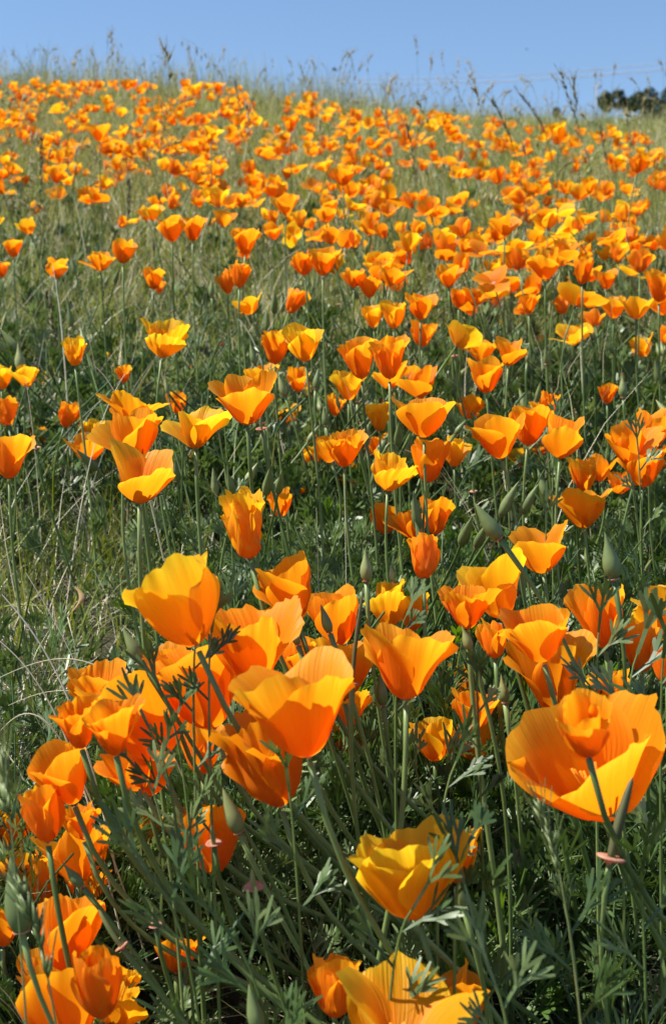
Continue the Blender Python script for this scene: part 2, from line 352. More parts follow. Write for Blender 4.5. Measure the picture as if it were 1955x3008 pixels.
# ------------------------------------------------------------------ poppies measured one by one
# x0, x1, rim y, base x, base y, label, options
D = dict
for a in [
 (770,1110,2284,925,2480,'widest golden poppy bowl cut off by the bottom edge of the view',D(col='gold',L=.05,face=24,lean=(.03,.06))),
 (955,1115,2262,1060,2425,'deep orange poppy tucked behind the wide golden bowl at the bottom',D(dd=0.84,col='deep',L=.045,face=10,lean=(.05,.05))),
 (722,842,2228,778,2366,'ribbed orange cup just left of the widest golden bowl at the bottom',D(L=.034,face=8,crump=.25,lean=(.04,.03))),
 (5,250,2245,160,2440,'large orange poppy in the bottom left corner behind a green spikelet',D(dd=0.84,col='deep',L=.052,face=12,lean=(.05,.02))),
 (225,330,2285,235,2420,'golden petals opening right of the dark closed cup, bottom left',D(col='gold',L=.04,face=12,lean=(.05,.02),seed=31)),
 (160,270,2208,236,2366,'closed brownish orange cup with a wrinkled rim, bottom left corner',D(col='deep',L=.037,face=16,crump=.3,lean=(.07,.02))),
 (50,236,2088,150,2255,'orange cup with a wavy rim above the closed brownish cup, lower left',D(L=.046,face=12,lean=(.08,.03))),
 (790,1046,1925,972,2135,'glowing yellow poppy with spreading petals low in the middle',D(col='yellow',L=.055,face=14,lean=(.04,.02),asp=1.15,kinds=5,odd=True,seed=52)),
 (1030,1116,1928,1062,2052,'orange poppy half hidden behind the glowing yellow one',D(dd=0.9,L=.036,face=8,lean=(.05,.05))),
 (1150,1520,1640,1400,1888,'biggest broad orange bowl at the right edge with a small cup before it',D(dd=0.84,L=.062,face=40,lean=(.06,.05),seed=19,asp=1.0)),
 (1274,1412,1622,1366,1756,'small ribbed cup held in front of the biggest broad bowl',D(dd=0.74,L=.033,face=32,lean=(.14,.03),crump=.15)),
 (852,1032,1462,943,1626,'upright vase shaped orange poppy on a straight pale stem in the middle',D(L=.047,face=5,lean=(-.02,.00),seed=4)),
 (548,782,1535,717,1757,'big fluted orange cup tilting left at the centre of the near cluster',D(dd=0.76,L=.055,face=14,lean=(.10,.02),seed=63)),
 (508,688,1662,652,1872,'crumpled double looking poppy below the big fluted cup',D(dd=0.84,col='deep',L=.045,face=16,crump=.8,lean=(.10,.05))),
 (258,498,1318,456,1500,'large golden poppy leaning left at the top of the near left cluster',D(dd=0.84,col='gold',L=.055,face=8,lean=(.14,.03),seed=8)),
 (480,662,1412,590,1592,'crinkly orange poppy right of the large golden leaning one',D(dd=0.9,L=.047,face=14,crump=.45,lean=(.10,.05))),
 (325,530,1490,497,1692,'orange poppy under the large golden leaning one with a shaded petal',D(dd=0.92,L=.05,face=8,lean=(.12,.06),seed=44)),
 (585,731,1308,690,1437,'orange cup with a raised back petal, standing above the near cluster',D(dd=0.98,L=.043,face=10,lean=(.12,.03))),
 (498,606,1152,582,1297,'half closed crumpled golden poppy leaning left on a long stem',D(asp=.72,col='gold',L=.044,face=2,crump=.9,lean=(.10,.02))),
 (190,412,1552,372,1765,'large smooth orange poppy behind two small ribbed cups',D(dd=0.93,L=.054,face=10,lean=(.12,.07),seed=21)),
 (130,290,1548,235,1668,'frilled orange poppy peeping out behind the large smooth one on the left',D(dd=0.98,L=.043,face=14,crump=.6,lean=(.10,.08))),
 (113,212,1634,190,1737,'left one of two small ribbed cups side by side',D(dd=0.84,col='deep',L=.030,face=30,crump=.3,lean=(.13,.01))),
 (200,298,1636,270,1752,'right one of two small ribbed cups side by side',D(dd=0.8,col='deep',L=.031,face=32,crump=.35,lean=(.12,.01))),
 (55,196,1736,172,1867,'smooth broad orange cup beneath the two small ribbed cups',D(dd=0.86,L=.040,face=22,lean=(.14,.02))),
 (195,352,1735,330,1835,'low wide orange poppy shaded beneath the pair of ribbed cups',D(dd=0.96,col='deep',L=.042,face=4,lean=(.10,.05))),
 (43,137,1830,112,1957,'narrow closed orange cup behind a blurred green spikelet at the left',D(dd=0.84,L=.035,face=6,crump=.25,lean=(.02,.02))),
 (136,212,1876,196,1951,'little barrel shaped ribbed cup right of the narrow closed one',D(dd=0.92,col='deep',L=.026,face=12,crump=.4,lean=(.12,.02))),
 (88,262,1925,180,2052,'open orange poppy with tattered petals behind the little barrel cup',D(dd=0.96,L=.045,face=10,lean=(.08,.05),crump=.3)),
 (262,362,1895,350,1972,'crumpled orange poppy half buried in leaves at lower left',D(L=.033,face=10,crump=.7,lean=(.08,.06))),
 (395,522,1880,505,2030,'orange poppy showing one long petal among dark leaves',D(col='deep',L=.045,face=0,lean=(.06,.08))),
 (-30,62,1890,30,1995,'orange poppy cut by the left edge beside the narrow closed cup',D(L=.040,face=8,lean=(.05,.05))),
 (0,110,1975,60,2110,'orange poppy low at the left edge behind green buds',D(L=.042,face=8,lean=(.05,.08))),
 (1026,1136,1366,1086,1461,'brown gold barrel shaped poppy with ribbed sides and a ruffled top',D(dd=0.94,col='deep',L=.032,face=8,crump=.4,lean=(.02,.01),hmax=.42)),
 (1066,1196,1294,1168,1436,'bright yellow topped poppy behind the brown gold barrel',D(dd=0.98,col='yellow',L=.042,face=2,lean=(.04,.03),seed=17)),
 (1154,1308,1405,1262,1537,'orange poppy with a scalloped rim above an open one, right of centre',D(dd=0.92,L=.040,face=18,lean=(.07,.02))),
 (1180,1364,1482,1292,1657,'open orange poppy under the scalloped one, right of centre',D(dd=0.98,L=.048,face=8,lean=(.03,.05))),
 (1322,1452,1368,1405,1505,'irregular orange poppy behind the pointed seed pod on the right',D(dd=1.02,L=.042,face=5,lean=(.02,.05),crump=.2)),
 (1440,1600,1372,1580,1475,'poppy reaching in from the right edge with a long yellow petal',D(col='gold',L=.050,face=0,lean=(.05,.03))),
 (1450,1528,1440,1490,1562,'narrow orange poppy above grey green leaves near the right edge',D(L=.038,face=4,lean=(.02,.05))),
 (1520,1590,1480,1550,1590,'orange poppy sliver at the right edge above grey green leaves',D(L=.038,face=4,lean=(.02,.05))),
 (873,932,1356,905,1456,'narrow closed golden poppy between a fat bud and a vase shaped bloom',D(col='gold',L=.036,face=2,crump=.5,lean=(.02,.03))),
 (925,992,1380,960,1465,'small orange poppy right behind the narrow closed golden one',D(L=.032,face=4,lean=(.02,.05))),
 (700,832,1364,790,1500,'orange poppy behind a pale bud in the upper middle of the near cluster',D(L=.046,face=6,lean=(.05,.06))),
 (688,862,1480,800,1625,'orange poppy shaded by a tall dark stem in the near cluster',D(L=.048,face=8,lean=(.05,.06))),
 (1040,1112,1540,1085,1618,'small orange poppy right of the upright vase shaped one',D(L=.032,face=8,lean=(.03,.05))),
 (1050,1152,1598,1105,1698,'rounded ribbed orange poppy behind a leafy stem, right of centre',D(L=.035,face=12,crump=.25,lean=(.03,.04))),
 (958,1060,1668,1010,1770,'pale orange poppy low behind leaves, right of the vase shaped one',D(col='gold',L=.036,face=6,lean=(.03,.05))),
 (1050,1130,1680,1100,1775,'orange poppy with hanging petals low behind dark leaves',D(L=.036,face=0,lean=(.03,.05),seed=77)),
 (768,872,1685,815,1765,'dark orange poppy in shade right of the big fluted cup',D(col='deep',L=.036,face=4,lean=(.03,.05))),
 (815,900,1610,860,1690,'small orange poppy glimpsed left of the vase shaped one\'s stem',D(L=.034,face=4,lean=(.03,.06))),
 (30,130,2215,90,2300,'orange poppy glimpsed between two cups in the bottom left corner',D(L=.042,face=10,dd=.92)),
 (-30,50,2110,8,2200,'orange sliver of a poppy at the left edge near bottom',D(L=.042,face=8,dd=.95)),
 (350,470,2180,410,2262,'orange petals deep under leaves right of the bottom left flowers',D(col='deep',L=.036,face=4,dd=1.0,crump=.4)),
 (280,330,2255,300,2300,'small gold petal deep in leaves right of the bottom left flowers',D(col='gold',L=.03,face=4,dd=1.0)),
 (640,735,1480,690,1580,'orange poppy filling the gap behind the big fluted cup',D(L=.044,face=8,dd=1.0,lean=(.08,.04))),
 (1380,1470,1560,1425,1640,'orange poppy behind leaves above the biggest bowl',D(L=.038,face=6,dd=1.1)),
 (400,520,1690,470,1800,'orange poppy in shade behind dark leaf sprays, left of the crumpled double one',D(L=.042,face=6,dd=1.02,lean=(.10,.05))),
 (330,430,1500,395,1600,'creased orange poppy wedged under the large golden leaning one',D(L=.040,face=12,dd=.99,crump=.4,lean=(.10,.05))),
 (290,400,1740,350,1850,'folded orange poppy right of the low wide shaded one',D(L=.038,face=2,dd=1.0,crump=.3,lean=(.08,.05))),
 (40,140,2000,100,2100,'orange poppy with a torn rim low at left behind stems',D(L=.040,face=6,dd=1.0,crump=.5)),
 (150,250,2020,205,2110,'orange poppy low behind the round green bud at left',D(col='deep',L=.036,face=2,dd=1.02,crump=.3)),
 (620,700,1400,665,1490,'orange poppy peeping between crinkly poppy and smooth green bud',D(L=.038,face=4,dd=1.08)),
 (760,850,1600,810,1690,'orange poppy low between the fluted cup and the dark bud',D(L=.038,face=6,dd=1.12,crump=.3)),
 (1110,1180,1440,1150,1530,'orange poppy deep between the barrel and the scalloped poppy',D(L=.036,face=4,dd=1.12)),
 # ---- middle distance
 (222,386,962,318,1071,'wide funnel shaped poppy with a pink base above a three petalled one',D(L=.045,face=10)),
 (240,414,1045,325,1169,'fully open three petalled poppy under the wide funnel shaped one',D(L=.045,face=12,kinds=3,seed=41,asp=1.0,odd=True)),
 (228,392,920,300,985,'ragged orange poppy behind the wide funnel shaped one',D(L=.038,face=2,crump=.4)),
 (495,642,868,575,986,'large open poppy with a dark pod before it, upper left of centre',D(L=.045,face=16,asp=.95)),
 (385,522,962,455,1042,'drooping orange and yellow poppy right of the wide funnel',D(col='gold',L=.038,face=0)),
 (610,684,1137,652,1201,'small neat orange cup alone over dark foliage',D(L=.033,face=4)),
 (655,746,753,710,839,'bright yellow poppy standing taller than its neighbours in mid distance',D(col='yellow',L=.042,face=10)),
 (616,662,772,640,846,'twisted orange poppy left of the tall bright yellow one',D(L=.036,face=2,crump=.6)),
 (342,436,748,376,831,'ragged yellow orange poppy with splayed petals against green grass',D(col='gold',L=.042,face=4,crump=.4)),
 (145,192,785,175,850,'curled yellow petal poppy left of the ragged splayed one',D(col='yellow',L=.033,face=0,crump=.6)),
 (785,880,792,840,880,'wide orange poppy in the clump right of the bright yellow one',D(L=.043,face=6)),
 (865,942,788,905,880,'taller orange poppy at the right of the clump by bright yellow one',D(L=.042,face=2)),
 (915,1052,925,985,1017,'broad orange poppy with overlapping petals in the middle clump',D(L=.043,face=4)),
 (962,1046,1026,992,1121,'rounded orange poppy crossed by dry grass, middle clump',D(L=.040,face=4)),
 (1028,1080,1020,1055,1085,'gold poppy touching the rounded one crossed by dry grass',D(col='gold',L=.034,face=2)),
 (1092,1190,968,1166,1065,'orange poppy with dark leaflets before it, right of middle clump',D(L=.042,face=6)),
 (1188,1282,942,1225,1035,'orange poppy below a small crinkled bud flower on the right',D(L=.041,face=6)),
 (1246,1296,915,1272,971,'small crinkled poppy perched above a group of three',D(col='deep',L=.028,face=4,crump=.7)),
 (1268,1352,968,1300,1066,'orange poppy at the right of the group of three',D(L=.041,face=4)),
 (1085,1162,832,1130,913,'clear orange cup with a pointed side above grey green leaves',D(L=.040,face=6)),
 (1085,1150,792,1120,845,'flattened orange poppy behind the clear cup with a pointed side',D(L=.036,face=2)),
 (1150,1218,792,1180,850,'orange poppy right of the flattened one in the mid distance',D(L=.034,face=2)),
 (1310,1395,1068,1355,1146,'round orange poppy crossed by a pale stalk on the right',D(L=.040,face=18)),
 (1290,1408,1137,1357,1228,'cup with a flared left petal below the round one on the right',D(L=.042,face=10)),
 (1173,1322,1224,1262,1332,'open poppy with upright leaf before its right petal',D(L=.045,face=8,kinds=3,seed=15)),
 (1405,1492,985,1462,1077,'left poppy of a cluster of three by the right edge',D(L=.042,face=20)),
 (1468,1560,960,1510,1048,'upper poppy of a cluster of three by the right edge',D(L=.042,face=6)),
 (1445,1552,1040,1492,1132,'lower poppy of a cluster of three by the right edge',D(L=.043,face=6)),
 (918,992,1180,966,1256,'brownish orange cup with a curled rim below the middle clump',D(col='deep',L=.034,face=8)),
 (855,932,1174,895,1242,'shaded orange poppy left of the brownish curled cup',D(col='deep',L=.036,face=2)),
 (975,1046,1162,1012,1242,'shaded orange poppy right of the brownish curled cup',D(col='deep',L=.037,face=2)),
 (955,1018,1240,985,1345,'falling loose petals of a spent poppy beneath the brownish cup',D(L=.040,face=-10,crump=.3,kinds=3)),
 (755,842,1000,800,1085,'crinkled orange poppy with curled stamens in the tangle of stems',D(L=.038,face=10,crump=.6)),
 (840,915,1005,880,1060,'torn orange poppy at the heart of the tangle of stems',D(L=.036,face=6,crump=.5)),
 (860,952,1050,900,1142,'spent yellow orange poppy with thin petals in the tangle',D(col='gold',L=.040,face=4,crump=.7,kinds=3)),
 (775,842,1083,815,1126,'low ragged orange poppy beneath the tangle of stems',D(L=.032,face=8,crump=.4)),
 (-20,62,1010,22,1112,'orange poppy cut by the left edge in mid distance',D(L=.042,face=6)),
 (160,250,1015,205,1075,'thin petalled orange poppy left of the wide funnel shaped one',D(L=.036,face=4,crump=.4)),
 (635,694,943,668,991,'small golden orange poppy right of the large open one',D(col='gold',L=.032,face=8)),
 (756,798,920,778,966,'small orange poppy with a dark bud before it',D(L=.028,face=8)),
 (665,720,858,692,910,'star shaped fading poppy on a thin stem above the tangle',D(L=.032,face=20,crump=.5)),
 (775,845,860,810,930,'golden poppy between two dark pods',D(col='gold',L=.038,face=4)),
 (853,906,934,882,1002,'narrow golden poppy with loose petals in the middle clump',D(col='gold',L=.036,face=2,crump=.3)),
 (1392,1426,893,1410,938,'tiny closed orange poppy left of a pale pod on the right',D(col='deep',L=.026,face=2,crump=.4)),
 (940,1015,850,975,925,'deep orange poppy behind thin stems right of the golden pair',D(col='deep',L=.040,face=2)),
 (870,945,840,905,905,'orange poppy low in the clump under the taller one',D(L=.038,face=4)),
 (575,640,845,615,905,'orange poppy behind a curved green pod left of the tangle',D(L=.036,face=2)),
 (520,570,985,545,1030,'orange petals glimpsed beside dark leaflets left of centre',D(L=.033,face=2)),
 (700,750,1035,725,1085,'small gold poppy left of the crinkled one in the tangle',D(col='gold',L=.030,face=4,crump=.4)),
 (685,715,1125,700,1150,'tiny yellow poppy right of the small neat cup',D(col='yellow',L=.022,face=4)),
 (272,302,850,288,890,'tiny orange poppy in thatch below the curled yellow one',D(L=.024,face=4,crump=.5)),
 (45,90,850,62,900,'yellow orange poppy near the left edge beside a pale pod',D(col='gold',L=.028,face=4)),
 (-15,30,855,5,905,'yellow orange poppy at the left edge beside another by a pod',D(col='yellow',L=.028,face=4)),
 (1230,1299,583,1266,649,'crisp orange cup standing over the far crowd on the right',D(L=.040,face=6)),
 (948,1009,681,977,743,'orange cup at the right of three above the middle clump',D(L=.038,face=6)),
 (886,944,700,915,763,'middle cup of three above the middle clump, pale gold',D(col='gold',L=.038,face=6)),
 (835,892,706,868,761,'left cup of three above the middle clump',D(col='gold',L=.036,face=6)),
 (953,1009,748,980,806,'orange cup directly below the cup at the right of three',D(L=.036,face=4)),
 (1044,1085,670,1065,715,'left poppy of a wide ragged pair on the right slope',D(L=.032,face=2)),
 (1080,1126,668,1102,712,'right poppy of a wide ragged pair on the right slope',D(L=.032,face=2)),
 (1206,1246,684,1228,729,'small orange poppy alone below the crisp cup on the right',D(L=.030,face=2)),
 (1396,1456,683,1425,740,'orange cup with a side petal, right slope',D(L=.038,face=4)),
 (1288,1376,756,1332,802,'pale yellow poppy spread flat in grass on the right',D(col='yellow',L=.038,face=10)),
 (515,546,628,530,682,'left poppy of an orange pair at the edge of bare grass',D(L=.034,face=2)),
 (540,576,612,556,668,'right poppy of an orange pair at the edge of bare grass',D(L=.034,face=2)),
 (330,386,626,356,672,'orange poppy over open grass on the left',D(L=.032,face=2)),
 (358,384,650,370,682,'smaller orange poppy just below the one over open grass',D(L=.026,face=2)),
 (797,850,622,822,668,'left cup of two nodding together in the centre',D(L=.032,face=2)),
 (832,884,646,858,692,'right cup of two nodding together in the centre',D(L=.032,face=2)),
 (1008,1070,620,1042,668,'orange cup right of the two nodding together',D(L=.034,face=6)),
 (862,916,588,890,633,'orange cup above the two nodding together',D(L=.033,face=6)),
 (1496,1560,632,1530,701,'larger orange poppy at the right edge of the far crowd',D(L=.040,face=4)),
 (1385,1430,625,1408,672,'orange cup left of the larger one at right edge',D(L=.034,face=4)),
 (1330,1372,600,1352,660,'orange poppy in the right crowd near the crisp cup',D(L=.034,face=4)),
 (1160,1212,640,1186,682,'orange poppy between the crisp cup and the ragged pair',D(L=.033,face=4)),
 (14,50,554,32,598,'lone orange cup over grass near the left edge',D(L=.032,face=2)),
 (106,158,599,132,646,'notched orange poppy on a white straw at left',D(L=.034,face=4)),
 (-12,20,608,5,645,'orange poppy cut by the left edge above bare grass',D(L=.030,face=2)),
 (675,730,585,708,640,'orange poppy in front of the centre crowd, left one of a pair',D(col='deep',L=.036,face=2)),
 (722,778,575,750,640,'orange poppy in front of the centre crowd, right one of a pair',D(L=.038,face=2)),
 (255,318,560,286,612,'orange poppy above the open grass on the left side',D(L=.034,face=2)),
 (205,262,585,235,630,'ragged orange poppy at the top of the open grass',D(L=.032,face=2,crump=.4)),
 (370,430,505,400,562,'orange poppy in a knot of three at the crowd\'s lower left',D(L=.038,face=4)),
 (420,478,508,448,560,'deeper poppy in a knot of three at the crowd\'s lower left',D(col='deep',L=.036,face=4)),
 (770,820,383,797,432,'conspicuous large orange cup standing up in the far crowd',D(L=.042,face=4)),
 (1528,1570,758,1545,800,'orange poppy just entering at the right edge in grass',D(L=.030,face=2)),
 (205,262,288,232,330,'bright orange poppy high in the crowd on the left slope',D(L=.042,face=4)),
 (655,695,266,675,305,'orange cup standing up near the skyline left of centre',D(L=.040,face=4)),
 (1276,1316,284,1296,330,'tallest bright orange cup near the skyline on the right',D(col='gold',L=.042,face=4)),
 (1348,1392,412,1370,450,'golden orange poppy in the right crowd facing the sun',D(col='gold',L=.036,face=4)),
 (1460,1512,360,1478,402,'slanting bright orange petal poppy in the upper right crowd',D(L=.040,face=0)),
 (545,605,528,570,590,'large orange cup below the crowd left of centre',D(L=.040,face=6)),
 (1145,1200,495,1172,548,'flared orange cup in the right crowd over green stems',D(L=.037,face=6)),
 (640,692,452,664,500,'orange poppy with a flared rim in the centre crowd',D(L=.038,face=4)),
 (470,510,290,490,328,'orange poppy high on the slope below the bending oats',D(col='gold',L=.036,face=4)),
 (297,322,186,310,204,'lone poppy head poking above the skyline at left',D(L=.026,face=2)),
 (436,468,192,452,222,'golden poppy on the skyline below the drooping oat',D(col='gold',L=.034,face=2)),
 (493,515,190,504,214,'small poppy on the skyline right of the golden one',D(L=.026,face=2)),
]:
    hero(*a[:6], **a[6])

# ---- smaller blooms filling the clumps in the middle distance
ORD = ['leftmost', 'second', 'third', 'fourth', 'fifth', 'sixth', 'seventh', 'eighth', 'ninth', 'rightmost']
rg0 = random.Random(5)
for spots_, lab in [
  ([(715,905), (735,1000), (770,1045), (812,985), (845,1115), (868,900), (905,935), (925,1085), (942,880), (960,985)], 'small irregular poppy wedged in the middle clump, %s of ten'),
  ([(1082,950), (1125,1110), (1205,1060), (1250,1040), (1335,960), (1395,1090), (1440,1120), (1530,1070)], 'small poppy low between the right hand groups, %s of eight'),
  ([(20,960), (95,1010), (150,965), (210,1000), (410,935), (440,1065), (520,1010), (545,960)], 'small ragged poppy near the wide funnel, %s of eight'),
  ([(95,880), (240,830), (300,905), (455,845), (560,890), (590,950)], 'tiny poppy in the thatch at left, %s of six'),
  ([(1070,780), (1150,745), (1250,800), (1450,860), (1520,890)], 'small poppy in grass on the near right slope, %s of five')]:
    n_ = len(spots_)
    for i, (x, y) in enumerate(spots_):
        w_ = rg0.uniform(34, 62)*(1.0 if y > 920 else .75); h_ = w_*rg0.uniform(.6, 1.1); tx_ = rg0.uniform(-.5, .35)*w_
        hero(x-w_/2+tx_, x+w_/2+tx_, y-h_/2, x, y+h_/2, lab % (ORD[i] if i < n_-1 else 'rightmost'),
             col=rg0.choice(['orange', 'orange', 'deep', 'gold']), L=rg0.uniform(.030, .037), face=rg0.uniform(-15, 25), crump=rg0.choice([0, .2, .5, .8]), odd=True, lean=(rg0.uniform(-.04, .06), .02), kinds=rg0.choice([3, 4, 4]))
# ------------------------------------------------------------------ buds, seed pods, spent collars
BUD = [(.02,0),(.30,.03),(.42,.12),(.50,.26),(.46,.42),(.34,.60),(.20,.78),(.08,.93),(.004,1.0)]
FATBUD = [(.02,0),(.34,.04),(.60,.14),(.70,.28),(.62,.44),(.40,.60),(.20,.76),(.10,.90),(.004,1.0)]
POD = [(.02,0),(.10,.02),(.13,.10),(.145,.30),(.14,.55),(.11,.78),(.07,.93),(.004,1.0)]
def bud(tx, ty, bx, by, label, d, shape='bud', lean=(.04, .02), dark=False, name='poppy_bud', cat='flower bud', seed=1, disc=1.0, slim=1.0):
    base = at(bx, by, d); tip = at(tx, ty, d*1.0)
    ax = (tip-base); ln = ax.length; ax.normalize()
    root = Vector((base.x+lean[0], base.y+lean[1], 0)); root.z = ground(root.x, root.y)-.005
    e = empty(name, root); tag(e, label, cat, 'buds and seed pods among the poppies')
    M = Matrix.Translation(base-root) @ frame(ax, seed)
    prof = {'bud': BUD, 'fat': FATBUD, 'pod': POD}[shape]
    wd = {'bud': .35, 'fat': .26, 'pod': .42}[shape]*slim
    mb = MB(); lathe(mb, [(r*ln*wd, z*ln) for r, z in prof], 14, M, rib=.07 if shape == 'pod' else .03, ribs=5)
    if shape != 'fat': # slight bend
        bend = (.10 if shape == 'pod' else .05)*ln; side = ax.orthogonal().normalized()
        mb.v = [tuple(Vector(v)+side*bend*max(0, ((Vector(v)-(base-root)).dot(ax)/ln))**2) for v in mb.v]
    mk('pod' if shape == 'pod' else 'bud_cap', mb.mesh('pod' if shape == 'pod' else 'bud_cap', [M_DARKST if dark else M_POD]), e)
    s = .0029*disc*min(1.2, ln/.03)
    mb = MB(); lathe(mb, [(r*1.05, z*1.1-.05*s) for r, z in collar_profile(s*1.25)], 16, M)
    mk('collar', mb.mesh('collar', [M_PINK]), e)
    mb = MB(); tube(mb, [p-root for p in stem_pts(base-ax*.001, ax, root, stiff=.35)], lambda t: .0013+.0006*max(0, t-.85)/.15, 8)
    mk('stem', mb.mesh('stem', [M_STEM]), e)
    return e
for k, (tx, ty, bx, by, lab, d, kw) in enumerate([
 (282,1460,326,1533,'dark green pointed bud left of the large golden leaning poppy',.90,D(lean=(.12,.02))),
 (848,1272,851,1352,'plump yellow green bud with a pink rim standing alone in the middle',1.05,D(shape='fat',lean=(.03,.02))),
 (1098,1170,1161,1253,'big green bud slanting up left with a broad pink rim',.95,D(lean=(.10,.02))),
 (1404,1234,1426,1348,'tall pointed pale green bud on a straight stem near the right edge',.92,D(lean=(-.01,.02),shape='fat')),
 (743,1405,766,1470,'pale pointed bud before an orange poppy in the near cluster',.98,D(lean=(.05,.03))),
 (1072,1452,1092,1512,'pale bud with a pink rim hanging below the brown gold barrel',.93,D(shape='fat',lean=(.03,.02))),
 (513,1832,557,1936,'long green bud in shade below the crumpled double poppy',.85,D(lean=(.08,.02))),
 (18,1988,52,2168,'long grey green bud at the left edge above the bottom corner',.76,D(lean=(.08,.02))),
 (597,1074,571,1126,'fresh green bud tilting right over dark foliage',1.45,D(lean=(-.03,.02))),
 (42,794,50,864,'pale green pod with a pink rim near the left edge',1.95,D(shape='fat')),
 (145,2004,192,2062,'round green bud under the tattered poppy at lower left',.84,D(lean=(.08,.03),shape='fat')),
 (1060,2045,1078,2112,'dark green bud right of the glowing yellow poppy',.80,D(lean=(.03,.02))),
 (574,2288,602,2400,'green bud cut by the bottom edge of the view',.74,D(lean=(.03,.03))),
 (1163,1565,1173,1634,'grey green bud right of the rounded ribbed poppy',1.0,D(lean=(.02,.03),shape='fat')),
 (880,1562,890,1640,'dark bud left of the vase shaped poppy',1.0,D(lean=(.02,.03))),
 (906,1312,912,1352,'small grey green bud above the narrow closed golden poppy',1.2,D(lean=(.02,.03))),
 (672,1438,692,1498,'smooth green bud beneath the orange cup with a raised back petal',.98,D(lean=(.06,.03))),
 (1199,1205,1200,1240,'little pale bud behind the open poppy with an upright leaf',1.3,D()),
 (738,855,733,905,'slim green bud left of the golden poppy between two pods',1.85,D()),
 (580,800,592,845,'curved green bud left of the twisted orange poppy',1.9,D()),
 (645,870,662,920,'curved green bud above the tangle of stems',1.8,D()),
 (750,945,757,990,'dark green bud left of the small orange poppy',1.7,D()),
 (1082,975,1058,1008,'grey green bud pointing up right beyond the middle clump',1.6,D(lean=(-.05,.02))),
 (1445,868,1447,925,'pale upright pod right of the tiny closed poppy',1.85,D(shape='fat')),
 (1228,812,1224,842,'beige seed bud on a pale stem right of the clear cup',1.95,D(shape='fat')),
 (862,1128,885,1068,'green bud hanging down in the tangle of stems',1.5,D(lean=(.02,.02))),
 (320,975,340,1030,'dark bud between the funnel shaped poppy and the drooping one',1.5,D()),
 (1275,700,1280,735,'tiny green bud on the right slope under the crisp cup',2.3,D()),
 (490,650,492,690,'white green bud in the open grass left of centre',2.5,D()),
]):
    bud(tx, ty, bx, by, lab, d, seed=k, **kw)
for k, (tx, ty, bx, by, lab, d, kw) in enumerate([
 (1458,1806,1418,1998,'dark purple brown seed pod rising from a pink disc on the right',.76,D(dark=True,lean=(.03,.04),disc=1.7)),
 (222,2120,284,2202,'grey green seed pod with a pink disc above the bottom left corner',.80,D(lean=(.10,.02),disc=1.4)),
 (600,895,611,985,'dark slender pod in front of the large open mid distance poppy',1.55,D(dark=True)),
 (830,1362,818,1592,'tall dark upright pod in the middle of the near cluster',.92,D(dark=True,slim=.35,lean=(.02,.03))),
 (878,818,884,868,'dark pod before the wide orange poppy clump',1.8,D()),
 (806,862,812,915,'dark pod before the golden poppy, left one',1.75,D(dark=True)),
 (832,885,830,935,'green pod before the golden poppy, right one',1.75,D()),
]):
    bud(tx, ty, bx, by, lab, d, shape='pod', name='seed_pod', cat='seed pod', seed=k, **kw)
def spent(bx, by, label, d, lean=(.05, .03), s=.0055, stub=.012):
    base = at(bx, by, d); root = Vector((base.x+lean[0], base.y+lean[1], 0)); root.z = ground(root.x, root.y)-.005
    e = empty('spent_flower_base', root); tag(e, label, 'flower base', 'spent pink flower bases')
    ax = Vector((-.1, -.25, 1)).normalized(); M = Matrix.Translation(base-root) @ frame(ax)
    mb = MB(); lathe(mb, [(.001, -.3*s), (.35*s, -.1*s), (1.0*s, .12*s), (1.05*s, .2*s), (.8*s, .12*s), (.3*s, .05*s), (.001, .05*s)], 18, M, rib=.06, ribs=3)
    mk('collar', mb.mesh('collar', [M_PINK]), e)
    mb = MB(); lathe(mb, [(.0012, 0), (.0016, stub*.4), (.001, stub*.8), (.0001, stub)], 8, M); mk('pistil', mb.mesh('pistil', [M_POD]), e)
    mb = MB(); tube(mb, [p-root for p in stem_pts(base-ax*.001, ax, root, stiff=.35)], .0013, 7); mk('stem', mb.mesh('stem', [M_STEM]), e)
spent(590, 2064, 'creamy pink disc of a spent flower low left of the yellow poppy', .80)
spent(497, 1962, 'withered pink remnant below the long green bud', .83, s=.0045)
spent(362, 2152, 'small pink disc over leaves at lower left', .80, s=.0035)
spent(608, 998, 'pale pink disc under the large open mid distance poppy', 1.5, s=.006)
spent(1100, 1143, 'pink disc in grass right of the tangle of stems', 1.5, s=.004)
spent(84, 1042, 'pink disc beside the poppy cut by the left edge', 1.5, s=.005)
spent(1056, 828, 'small pink disc before the flattened orange poppy', 1.9, s=.005)

